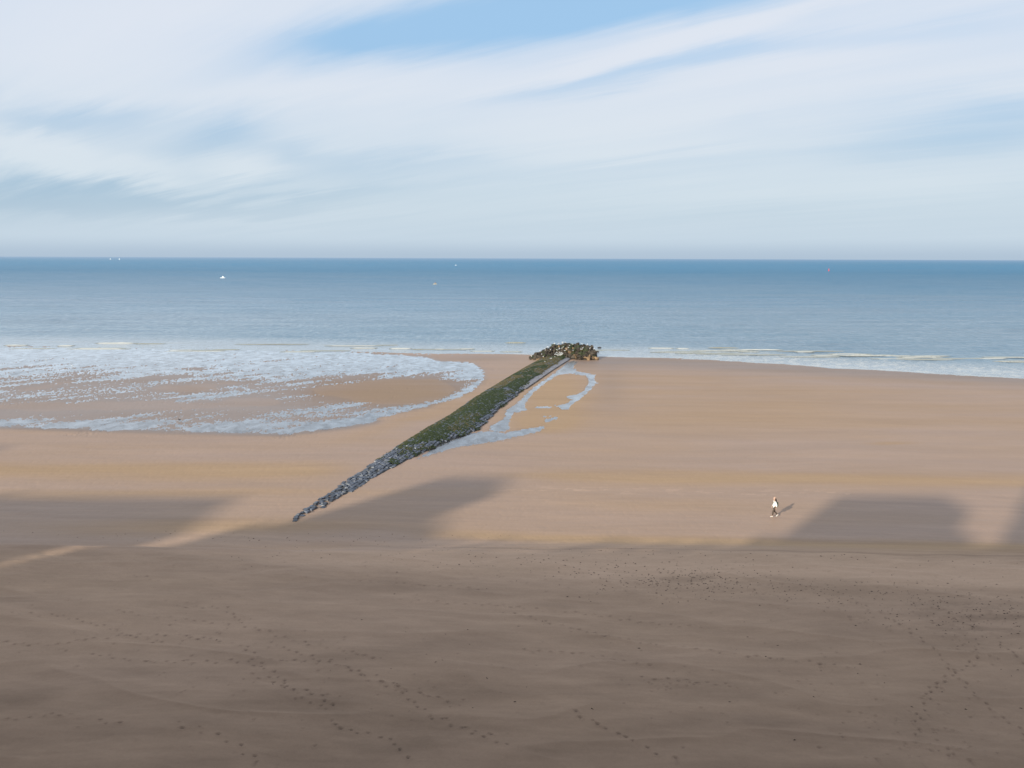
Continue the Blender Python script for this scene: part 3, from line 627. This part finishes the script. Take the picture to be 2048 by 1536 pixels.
# spike-like uprights on the skyline of the heap
for px_, py_ in ():
    q = gp(px_, py_, 1.9); o = link('rock', hull_mesh('rock', (.7, .7, 1.5), 14, M_ROCK, .8), head); o.location = (q[0] - RC[0], q[1] - RC[1], 1.5)
JV, JF, n0 = [], [], 0     # rubble that fills the heap
core = [np.array([v.co for v in me_.vertices]) for me_ in var['d']]; cf = [np.array([list(pl.vertices) for pl in me_.polygons]) for me_ in var['d']]
for _ in range(1500):
    t, q = random.random(), random.random(); x, y = mpos(t, q); z = float(mz(t, q)) - random.uniform(0, .35); k2 = random.randrange(8); sz = random.uniform(.35, .7)
    JV.append(core[k2] * sz * np.array([1, random.uniform(.8, 1.2), random.uniform(.7, 1.1)]) + [x, y, z]); JF.append(cf[k2] + n0); n0 += len(core[k2])
part('rubble', mesh_np('rubble', np.concatenate(JV), np.concatenate(JF), M_ROCK, False), head, kind='stuff')
core_v = []
for i in range(21):
    for j in range(9):
        x, y = mpos(i / 20, j / 8); core_v.append((x, y, float(mz(i / 20, j / 8)) - 0.45 - (0.6 if i in (0, 20) or j in (0, 8) else 0)))
part('rubble_core', mesh_np('rubble_core', core_v, grid_faces(21, 9), M_BED), head)
for px_, py_, sz, lb in ((1199, 695.4, 1.0, 'small flat dark rock awash in the sea, farther of two right of the boulder heap'),
                         (1194, 703.5, .9, 'small dark rock at the waterline just right of the boulder heap')):
    q = gp(px_, py_, 0.05); o = link('sea_rock', hull_mesh('sea_rock', (1.3 * sz, .9, .5), 16, M_ROCK), label=lb, category='rock', group='lone rocks awash beside the boulder heap'); o.location = (q[0], q[1], 0.08)

# ------------------------------------------------------------------ gulls
M_WHITE = simple('white_feathers', (0.86, 0.85, 0.83), 0.8, 0.03)
M_GREYF = simple('grey_feathers', (0.42, 0.44, 0.47), 0.8, 0.06)
M_BEAK = simple('yellow_beak', (0.75, 0.45, 0.08), 0.5, 0.03)
M_BLACK = simple('black_feathers', (0.02, 0.02, 0.022), 0.7, 0.1)
def loft(bm, rings, k_=8, mi=0):
    prev = None; faces = []
    for (cx, cz, ry, rz) in rings:
        ring = [bm.verts.new((cx, ry * math.cos(2 * math.pi * q / k_), cz + rz * math.sin(2 * math.pi * q / k_))) for q in range(k_)]
        if prev:
            for q in range(k_): faces.append(bm.faces.new((prev[q], prev[(q + 1) % k_], ring[(q + 1) % k_], ring[q])))
        prev = ring
    for f in faces: f.material_index = mi; f.smooth = True
def gull_mesh(white=True):
    bm = bmesh.new()
    loft(bm, [(-.30, .27, .004, .004), (-.26, .27, .035, .012), (-.16, .27, .06, .045), (-.03, .26, .085, .075), (.08, .275, .078, .075), (.15, .32, .045, .055), (.175, .37, .038, .04), (.20, .405, .045, .043), (.235, .41, .03, .03), (.255, .405, .004, .004)])
    loft(bm, [(.25, .403, .010, .012), (.29, .398, .006, .008), (.315, .392, .001, .001)], 6, 2)
    for sy in (-1, 1):                                                      # folded wing
        n0 = len(bm.verts); f0 = len(bm.faces)
        loft(bm, [(-.37, .265, .003, .003), (-.22, .29, .010, .022), (-.06, .305, .014, .042), (.06, .305, .012, .035), (.11, .295, .002, .003)], 6, 1)
        bm.verts.ensure_lookup_table()
        for v in bm.verts[n0:]: v.co.y += sy * (0.072 - 0.14 * max(0, -v.co.x - .05))
        n0 = len(bm.verts)
        for a_, c2 in (((.02, 0), (.008, .21)),):
            k0 = [bm.verts.new((.02 + .006 * math.cos(q * 2.1), sy * .035 + .006 * math.sin(q * 2.1), 0)) for q in range(3)]
            k1 = [bm.verts.new((.02 + .008 * math.cos(q * 2.1), sy * .035 + .008 * math.sin(q * 2.1), .2)) for q in range(3)]
            for q in range(3):
                f = bm.faces.new((k0[q], k0[(q + 1) % 3], k1[(q + 1) % 3], k1[q])); f.material_index = 2
            toe = bm.faces.new([bm.verts.new(v_) for v_ in ((.02 - .01, sy * .035, .004), (.075, sy * .035 - .025, .004), (.075, sy * .035 + .025, .004))]); toe.material_index = 2
    me = bpy.data.meshes.new('gull'); bm.to_mesh(me); bm.free()
    for mt_ in ((M_WHITE, M_GREYF, M_BEAK) if white else (M_BLACK, M_BLACK, M_BEAK)): me.materials.append(mt_)
    return me
GM = gull_mesh()
def gull(x, y, z, label, group, rz=None, me=GM, s=0.95):
    o = link('gull', me, label=label, category='gull'); o.location = (x, y, z); o.rotation_euler.z = rz if rz is not None else random.random() * 6.28
    o.scale = (s, s, s)
    if group: o['group'] = group
    return o
def onrock(px_, py_):
    """the spot on top of the heap that the photo pixel shows"""
    best = None
    for (x, y, z, t, q) in tops:
        a, c2 = topx(np.array(x), np.array(y), np.array(z)); d = (a - px_) ** 2 + (c2 - py_) ** 2
        if best is None or d < best[0]: best = (d, x, y, z)
    return best
z7 = lambda x, y: (1050 + x / 12.8, 670 + y / 12.8)
SC_ = [(515, 300), (450, 330), (580, 310), (745, 210), (770, 240), (885, 230), (975, 215), (935, 255), (810, 290), (240, 445), (535, 420), (440, 490), (475, 550), (305, 485), (395, 400), (660, 395),
       (955, 325), (880, 370), (940, 355), (1000, 350), (1060, 410), (785, 390), (865, 395), (1215, 250), (1150, 280), (1190, 300), (1215, 315), (1110, 340), (1310, 280), (1450, 240), (1575, 290),
       (1560, 265), (1475, 300), (1490, 340), (1455, 360), (1435, 380), (1640, 340), (1735, 380), (1225, 430), (1000, 460), (920, 180), (1010, 280), (1015, 200), (1340, 265), (170, 565), (100, 570), (1180, 295), (1205, 325)]
CL_ = [(765, 490), (785, 465), (810, 440), (825, 455), (840, 490), (850, 480), (815, 505), (835, 520), (860, 520), (870, 500), (885, 460), (890, 440), (900, 490), (910, 515), (925, 480), (935, 450), (940, 490), (955, 490), (960, 470),
       (895, 510), (925, 500), (805, 490), (780, 500), (945, 460), (900, 465)]
for i, q in enumerate(SC_):
    x, y = z7(*q); bst = onrock(x, y)
    gx_, gy_ = q
    if (gx_, gy_) == (170, 565): lb = 'white gull lowest at the far left foot of the boulder heap'
    elif (gx_, gy_) == (100, 570): lb = 'leftmost white gull of all, at the left tip of the boulder heap'
    elif (gx_, gy_) == (240, 445): lb = 'white gull on the small rock rise at the left end of the boulder heap'
    elif (gx_, gy_) == (305, 485): lb = 'white gull low in the notch between the left end rocks and the main heap'
    elif (gx_, gy_) == (475, 550): lb = 'white gull on the lowest brown rock where left flank meets sand and weed'
    elif (gx_, gy_) == (450, 330): lb = 'white gull against the sea on the sloping left skyline of the heap, lower one'
    elif (gx_, gy_) == (515, 300): lb = 'white gull against the sea on the sloping left skyline of the heap, upper one'
    elif (gx_, gy_) == (1735, 380): lb = 'rightmost white gull, low on the dark seaward right end of the boulders'
    elif (gx_, gy_) == (1640, 340): lb = 'second white gull from the right end of the boulders'
    elif gy_ < 260: lb = 'white gull perched along the crest of the dark boulder heap'
    elif gx_ < 700: lb = 'white gull perched on the dark left flank of the boulder heap'
    elif 1380 < gx_ < 1600: lb = 'white gull among the green weedy rocks right of the heap centre'
    elif gx_ >= 1100: lb = 'white gull on brown rocks between the flock and the green weedy rocks'
    else: lb = 'white gull on dark rocks just above and behind the tight flock'
    gull(bst[1] + random.gauss(0, .12), bst[2] + random.gauss(0, .12), bst[3] - 0.03, lb, 'gulls scattered over the boulder heap')
for q in CL_:
    x, y = z7(*q); P = gp(x, y + 1.5, 1.5)
    gull(P[0], P[1], P[2] - .05, 'white gull in the tight flock where weedy groyne meets boulders', 'gulls flocked at the foot of the boulder heap', s=0.72)
def at_groyne(px_, py_):
    z = 1.0
    for _ in range(10):
        P = gp(px_, py_, z); d = P[:2] - A0; z = float(gz(np.array([d @ ax]), np.array([d @ nr]))[0]) + .1
    return P[0], P[1], z
for px_, py_, lb in ((1110, 715.5, 'white gull standing on the weed of the groyne just below the flock'), (1102, 719, 'pale gull standing on brown weed a little down the groyne from the flock'),
                     (1090, 725.5, 'white gull farthest down the groyne from the boulders, on green weed')):
    gull(*at_groyne(px_, py_), lb, 'gulls on the weedy groyne')
for px_, py_, lb in ((93, 721, 'white gull standing in the tidal shallows at the far left, farther of two'), (145, 733, 'white gull standing in the tidal shallows at the far left, nearer of two')):
    P = ray_z(px_, py_); gull(P[0], P[1], P[2] - 0.06, lb, 'gulls wading on the tidal flat', 3.6)
P = ray_z(359, 843); o = link('crow', gull_mesh(False), label='lone dark bird standing at the landward edge of the tidal flat', category='bird'); o.location = (P[0], P[1], P[2] - .03); o.rotation_euler.z = 2.6

# ------------------------------------------------------------------ boats and buoy
M_HULL = simple('white_hull', (0.82, 0.82, 0.80), 0.35, 0.03); M_BRN = simple('brown_hull', (0.30, 0.17, 0.10), 0.5, 0.1)
M_GLASS = simple('dark_window', (0.03, 0.04, 0.05), 0.1, 0.02); M_RED = simple('red_buoy_paint', (0.75, 0.06, 0.06), 0.5, 0.05); M_SAIL = simple('sail_cloth', (0.85, 0.84, 0.80), 0.8, 0.03)
M_CREAM = simple('cream_cabin', (0.75, 0.66, 0.50), 0.5, 0.05); M_METAL = simple('grey_metal', (0.35, 0.36, 0.37), 0.4, 0.05)
def hull(parent, ln, wd, ht, mat):
    bm = bmesh.new(); prev = None
    for i in range(9):
        t = i / 8; wv = wd / 2 * (1 - max(0, (t - .45) / .55) ** 2) + .01; sh = ht * (1 + .35 * t * t); x = (t - .5) * ln
        ring = [bm.verts.new(v) for v in ((x, -wv, sh), (x, -wv * .8, 0.0), (x, 0, -ht * .4), (x, wv * .8, 0.0), (x, wv, sh))]
        if prev:
            for q in range(4): bm.faces.new((prev[q], prev[q + 1], ring[q + 1], ring[q]))
            bm.faces.new((prev[4], prev[0], ring[0], ring[4]))
        else: bm.faces.new(ring)
        prev = ring
    me = bpy.data.meshes.new('hull'); bm.to_mesh(me); bm.free(); me.materials.append(mat); return link('hull', me, parent)
def boxm(name, parent, sx, sy, sz, loc, mat, taper=1.0, **pr):
    v = [(-sx / 2, -sy / 2, 0), (sx / 2, -sy / 2, 0), (sx / 2, sy / 2, 0), (-sx / 2, sy / 2, 0)]
    v += [(a * taper, c_ * taper, sz) for a, c_, _ in v]
    me = mesh_np(name, v, [(3, 2, 1, 0), (4, 5, 6, 7), (0, 1, 5, 4), (1, 2, 6, 5), (2, 3, 7, 6), (3, 0, 4, 7)], mat, False)
    o = link(name, me, parent, **pr); o.location = loc; return o
def tube(name, parent, r, h, loc, mat, r2=None, k_=10):
    v = [(r * math.cos(q * 2 * math.pi / k_), r * math.sin(q * 2 * math.pi / k_), 0) for q in range(k_)] + [((r2 if r2 is not None else r) * math.cos(q * 2 * math.pi / k_), (r2 if r2 is not None else r) * math.sin(q * 2 * math.pi / k_), h) for q in range(k_)]
    me = mesh_np(name, v, [(q, (q + 1) % k_, k_ + (q + 1) % k_, k_ + q) for q in range(k_)], mat, True); o = link(name, me, parent); o.location = loc; return o
def motor_boat(px_, py_, ln, rz, hm, cm, label):
    P = gp(px_, py_, 0); t = top('motor_boat', label, 'boat', (P[0], P[1], 0.05)); t.rotation_euler.z = rz
    hull(t, ln, ln * .34, ln * .16, hm); boxm('cabin', t, ln * .34, ln * .22, ln * .26, (ln * .06, 0, ln * .15), cm, .8)
    boxm('windscreen', t, ln * .05, ln * .19, ln * .12, (ln * .24, 0, ln * .24), M_GLASS, .85); tube('mast', t, ln * .012, ln * .3, (-ln * .02, 0, ln * .4), M_METAL)
    boxm('outboard_motor', t, ln * .07, ln * .07, ln * .2, (-ln * .52, 0, ln * .06), M_GLASS); return t
motor_boat(445.5, 556.5, 5.6, 0.1, M_HULL, M_HULL, 'small white motor boat out on the sea at left')
motor_boat(870, 568.8, 3.8, 0.3, M_CREAM, M_BRN, 'small brown and cream boat on the sea above left of the groyne head')
motor_boat(911.5, 531, 5.6, 0.1, M_HULL, M_HULL, 'tiny white boat far out on the sea near the horizon, left of centre')
P = gp(1657.5, 542.2, 0); t = top('buoy', 'red can buoy standing far out on the sea at right', 'buoy', (P[0], P[1], 0))
tube('float', t, 1.3, 1.6, (0, 0, -.4), M_RED, 1.3); tube('tower', t, .95, 3.0, (0, 0, 1.2), M_RED, .45); tube('top_mark', t, .55, 1.1, (0, 0, 4.3), M_RED); tube('mast', t, .08, .3, (0, 0, 4.1), M_METAL)
for px_, rz, lb in ((220.5, .3, 'tiny white sailboat on the horizon at far left, left one of two'), (238.5, -.2, 'tiny white sailboat on the horizon at far left, right one of two')):
    P = gp(px_, 517.0, 0); P = P * 0 + np.array([P[0] * 7500 / P[1], 7500, 0]); t = top('sailboat', lb, 'sailboat', tuple(P), 'sailboats on the horizon'); t.rotation_euler.z = rz
    hull(t, 12, 3.4, 1.2, M_HULL); tube('mast', t, .1, 13.5, (1, 0, 1), M_METAL, .06)
    for nm_, pts in (('mainsail', [(.8, 0, 2.4), (-4.6, .3, 2.4), (-3.2, .8, 6.5), (.8, 0, 14)]), ('jib', [(5.8, 0, 1.8), (1.4, .7, 2.2), (1.3, 0, 12.5), (3.4, .4, 7)])):
        me = mesh_np(nm_, pts + [(a, c_ + .04, d) for a, c_, d in pts], [(0, 1, 2, 3), (7, 6, 5, 4), (0, 4, 5, 1), (1, 5, 6, 2), (2, 6, 7, 3), (3, 7, 4, 0)], M_SAIL); link(nm_, me, t)

# ------------------------------------------------------------------ the walker
M_SKIN = simple('skin', (0.55, 0.36, 0.27), 0.6, 0.04); M_JACK = simple('white_jacket', (0.82, 0.80, 0.75), 0.85, 0.05, 20); M_TROU = simple('dark_brown_trousers', (0.085, 0.060, 0.045), 0.85, 0.1, 20)
M_HAIR = simple('black_hair', (0.012, 0.010, 0.010), 0.5, 0.2, 30); M_HAT = simple('peach_knit_hat', (0.55, 0.36, 0.27), 0.9, 0.1, 40); M_SHOE = simple('white_trainer', (0.75, 0.73, 0.66), 0.6, 0.05); M_BAG = simple('olive_bag', (0.06, 0.07, 0.045), 0.7, 0.1)
WP = ray_z(1548.5, 1033.5)
walker = top('person', 'person in white jacket and dark trousers walking left along the sand, small bag behind', 'person', tuple(float(q) for q in WP)); walker.rotation_euler.z = math.pi + 0.06
def skin(name, verts, edges, radii, mat, root=0, sub=2, parent=walker):
    me = bpy.data.meshes.new(name); me.from_pydata(verts, edges, []); me.materials.append(mat); o = link(name, me, parent)
    md = o.modifiers.new('skin', 'SKIN'); md.use_smooth_shade = True; 
    if not me.skin_vertices: 
        bm = bmesh.new(); bm.from_mesh(me); bm.verts.layers.skin.verify(); bm.to_mesh(me); bm.free()
    for i, r in enumerate(radii):
        sv = me.skin_vertices[0].data[i]; sv.radius = (r if isinstance(r, tuple) else (r, r)); sv.use_root = (i == root)
    o.modifiers.new('subdivision', 'SUBSURF').render_levels = sub; return o
# local +x is the walking direction
bv = [(0, 0, .93), (0.01, 0, 1.12), (0.02, 0, 1.32), (0.03, 0, 1.42), (.05, 0, 1.50), (.07, 0, 1.58), (.085, 0, 1.66),
      (.0, .09, .88), (.17, .09, .50), (.20, .09, .10), (.31, .09, .045), (0, -.09, .88), (-.02, -.09, .48), (-.33, -.09, .17), (-.27, -.09, .06),
      (.01, .18, 1.37), (-.09, .23, 1.12), (-.05, .22, .90), (.02, -.18, 1.37), (.02, -.23, 1.10), (.16, -.22, .92)]
be = [(0, 1), (1, 2), (2, 3), (3, 4), (4, 5), (5, 6), (0, 7), (7, 8), (8, 9), (9, 10), (0, 11), (11, 12), (12, 13), (13, 14), (3, 15), (15, 16), (16, 17), (3, 18), (18, 19), (19, 20)]
br = [.12, .10, .12, .09, .052, .085, .075, .08, .055, .038, .03, .08, .055, .038, .03, .05, .04, .028, .05, .04, .028]
skin('body', bv, be, br, M_SKIN)
skin('jacket', [(0, 0, .92), (0.01, 0, 1.12), (0.01, 0, 1.32), (.03, 0, 1.43), (.01, .19, 1.37), (-.09, .24, 1.12), (-.05, .23, .95), (.02, -.19, 1.37), (.02, -.24, 1.10), (.13, -.23, .95), (0, 0, .84)],
     [(0, 1), (1, 2), (2, 3), (3, 4), (4, 5), (5, 6), (3, 7), (7, 8), (8, 9), (0, 10)], [(.13, .165), (.125, .16), (.125, .165), .09, .07, .06, .05, .07, .06, .05, (.155, .195)], M_JACK, 1)
skin('trousers', [(0, 0, .93), (0, .09, .86), (.17, .09, .50), (.20, .09, .13), (0, -.09, .86), (-.02, -.09, .48), (-.31, -.09, .20)], [(0, 1), (1, 2), (2, 3), (0, 4), (4, 5), (5, 6)], [(.13, .15), .10, .078, .07, .10, .078, .065], M_TROU)
def shoe(x, y, z, pitch):
    o = skin('shoe', [(-.07, 0, .05), (.04, 0, .05), (.15, 0, .035), (.20, 0, .03)], [(0, 1), (1, 2), (2, 3)], [(.035, .045), (.035, .04), (.03, .03), (.02, .02)], M_SHOE, 1); o.location = (x, y, z); o.rotation_euler.y = pitch
shoe(.21, .09, 0, 0); shoe(-.36, -.09, .10, 0.75)
for hx, hy, hz_ in ((-.05, .22, .90), (.16, -.22, .92)):
    hvv = [(hx, hy, hz_), (hx + .01, hy, hz_ - .07)]; hee = [(0, 1)]; hr = [.024, .036]
    for q in range(4):
        n_ = len(hvv); hvv += [(hx + .03 - .018 * q, hy, hz_ - .12 + .004 * abs(q - 1)), (hx + .03 - .014 * q, hy - math.copysign(.012, hy), hz_ - .165 + .008 * abs(q - 1))]; hee += [(1, n_), (n_, n_ + 1)]; hr += [.0095, .0085]
    n_ = len(hvv); hvv += [(hx + .045, hy - math.copysign(.01, hy), hz_ - .07), (hx + .055, hy - math.copysign(.012, hy), hz_ - .11)]; hee += [(0, n_), (n_, n_ + 1)]; hr += [.011, .009]
    skin('hand', hvv, hee, hr, M_SKIN, 1, 1)
skin('hair', [(.05, 0, 1.70), (-.01, 0, 1.66), (-.055, 0, 1.56), (-.085, 0, 1.44), (-.09, 0, 1.36)], [(0, 1), (1, 2), (2, 3), (3, 4)], [(.05, .06), (.075, .09), (.075, .095), (.06, .09), (.03, .05)], M_HAIR, 2)
skin('hat', [(.075, 0, 1.66), (.055, 0, 1.73), (.04, 0, 1.78)], [(0, 1), (1, 2)], [(.105, .10), (.095, .09), .035], M_HAT, 1)
skin('nose', [(.15, 0, 1.60), (.175, 0, 1.585)], [(0, 1)], [.016, .014], M_SKIN, 0, 1)
for sy in (-1, 1):
    skin('ear', [(.06, sy * .082, 1.60), (.055, sy * .088, 1.57)], [(0, 1)], [.016, .012], M_SKIN, 0, 1); skin('eye', [(.148, sy * .032, 1.625), (.15, sy * .032, 1.624)], [(0, 1)], [.011, .011], M_HAIR, 0, 1)
skin('mouth', [(.152, -.02, 1.545), (.156, 0, 1.545), (.152, .02, 1.545)], [(0, 1), (1, 2)], [.007] * 3, M_HAT, 1, 1)
bag = boxm('bag', walker, .15, .26, .36, (-.20, 0.02, 1.0), M_BAG, .85)
skin('bag_strap', [(-.18, -.1, 1.34), (-.02, -.13, 1.46), (.13, -.12, 1.30), (.15, -.12, 1.1)], [(0, 1), (1, 2), (2, 3)], [.015] * 4, M_BAG, 1, 1)

# ------------------------------------------------------------------ wrack on the upper beach
pts = []
for cx, cy, n_, sx, sy in [(1380, 1160, 405, 110, 12), (1650, 1185, 315, 260, 16), (1960, 1230, 405, 120, 28), (1000, 1120, 270, 330, 12), (1300, 1105, 202, 600, 5), (700, 1075, 135, 400, 12), (1400, 1330, 112, 600, 80)]:
    for _ in range(int(n_ * 0.6)):
        x = random.gauss(cx, sx); y = random.gauss(cy + (x - cx) * .03, sy)
        if y < 1062: continue
        P = ray_z(x, y)
        i = min(len(Ys) - 1, max(0, int(np.searchsorted(Ys, P[1])))); j = min(len(Ts) - 1, int(np.searchsorted(Ts, P[0] / max(P[1], 45))))
        pts.append((P[0], P[1], float(Z[i, j]) + .012))
dummy = bpy.data.objects.new('x', None)
VV, FF, n0 = [], [], 0
for (x, y, z) in pts:
    lx_ = random.uniform(.02, .10); ly_ = random.uniform(.012, .035); a = random.gauss(0, .5); h = random.uniform(.01, .035); ca, sa = math.cos(a), math.sin(a)
    for ux, uy, uz in ((-1, 0, -.5), (0, -1, -.5), (1, 0, -.5), (0, 1, -.5), (random.uniform(-.3, .3), 0, 1)): VV.append((x + ux * lx_ * ca - uy * ly_ * sa, y + ux * lx_ * sa + uy * ly_ * ca, z + uz * h))
    FF += [(n0, n0 + 1, n0 + 4), (n0 + 1, n0 + 2, n0 + 4), (n0 + 2, n0 + 3, n0 + 4), (n0 + 3, n0, n0 + 4)]; n0 += 5
bpy.data.objects.remove(dummy)
link('seaweed_wrack', mesh_np('seaweed_wrack', VV, FF, M_WRACK, False), kind='stuff', label='thin scattered wrack of dried weed along the upper beach', category='seaweed')

# ------------------------------------------------------------------ promenade and the apartment blocks whose shade lies on the sand
M_PROM = simple('promenade_paving', (0.30, 0.27, 0.24), 0.85, 0.1, 1.5); M_BRICK = simple('pale_brick', (0.24, 0.19, 0.15), 0.85, 0.1, 2); M_CONC = simple('pale_concrete', (0.48, 0.46, 0.43), 0.8, 0.08, 2)
M_ROOF = simple('roof_felt', (0.10, 0.10, 0.10), 0.9, 0.1, 2)
pr = boxm('promenade', None, 1600, 72, 8, (0, -26, -3.2), M_PROM, kind='structure')
land = boxm('land', None, 6000, 3000, 6, (0, -1562, -1.4), M_PROM, kind='structure')
YF = -1.5
win_me = None; WC = {}
def building(x0, x1, ztop, depth, label, cat='apartment building', uppers=(), roofbits=()):
    cx = (x0 + x1) / 2; t = top('apartment_block', label, cat, (cx, YF, 4.8), 'apartment blocks along the promenade')
    boxm('wall', t, x1 - x0, depth, ztop - 4.8, (0, -depth / 2, 0), M_BRICK); boxm('roof', t, x1 - x0 - .6, depth - .6, .12, (0, -depth / 2, ztop - 4.8 + .003), M_ROOF)
    nf = int((ztop - 5.2) // 3.0); fh = (ztop - 5.4) / nf; nb = max(1, int((x1 - x0) / 6))
    for f in range(nf):
        for q in range(nb):
            bw = (x1 - x0) / nb; bx = -(x1 - x0) / 2 + (q + .5) * bw; z = f * fh + .3
            for nm_, dims, loc, mt_ in (('window', (round(bw, 3) * .62, .10, 2.1), (bx, .02, z + .25), M_GLASS), ('balcony_slab', (round(bw, 3) * .82, 1.1, .18), (bx, .56, z), M_CONC), ('balcony_rail', (round(bw, 3) * .82, .06, .9), (bx, 1.05, z + .181), M_CONC)):
                if f == 0 and nm_ != 'window': continue
                k2 = (nm_, dims)
                if k2 not in WC: o = boxm(nm_, t, *dims, loc, mt_); WC[k2] = o.data
                else: o = link(nm_, WC[k2], t); o.location = loc
    for (a, c_, zt, dp) in uppers:
        boxm('penthouse', t, c_ - a, dp, zt - ztop, ((a + c_) / 2 - cx, -dp / 2 - .002, ztop - 4.8 - .001), M_CONC)
    for (a, y_, wv, hv) in roofbits:
        boxm('chimney', t, wv, wv, hv, (a - cx, y_, ztop - 4.8 + .1), M_BRICK)
building(-150, -86.0, 36.2, 11, 'long tall pale apartment block standing farthest left behind the beach', uppers=[(-147, -138, 45.5, 8)], roofbits=[(-112, -5, 1.5, 2.2), (-103, -4, 1.2, 1.4)])
building(-85.9, -76.8, 28.3, 11, 'low pale apartment block wedged between two taller blocks at far left')
building(-76.7, -63, 29.9, 10, 'pale apartment block crowned by a narrow two-step penthouse', uppers=[(-75.4, -72.61, 32.6, 7), (-72.6, -66.0, 39.6, 6), (-65.99, -63.1, 34.8, 7)])
building(-62.9, -28.5, 29.8, 10, 'long pale apartment block with chimneys left of the stepped block', uppers=[(-62.85, -59.5, 33.0, 6), (-59.49, -54, 30.9, 5)], roofbits=[(-52, -2, .9, 1.6), (-49, -2, 1.6, .9), (-44, -3, .8, 2.0), (-41.5, -2, 1.4, 1.2), (-38, -2, .9, 1.3), (-34, -2, 2.4, 1.0), (-31, -2, 1.2, 2.2)])
building(-28.4, -16, 30.0, 10, 'narrow pale apartment block with a stepped penthouse left of the viewpoint', uppers=[(-28.39, -18.0, 36.8, 5), (-17.99, -16.01, 33.3, 5)])
building(-15.9, -10.2, 30.2, 10, 'low pale apartment block directly left of the viewpoint block')
building(-10.1, 32, 41, 12, 'tallest pale apartment block, straight behind the viewpoint')
building(32.1, 85, 34, 12, 'pale apartment block right of the viewpoint block')
building(85.1, 150, 37, 12, 'pale apartment block standing farthest right behind the beach')
sc.cycles.max_bounces = 6
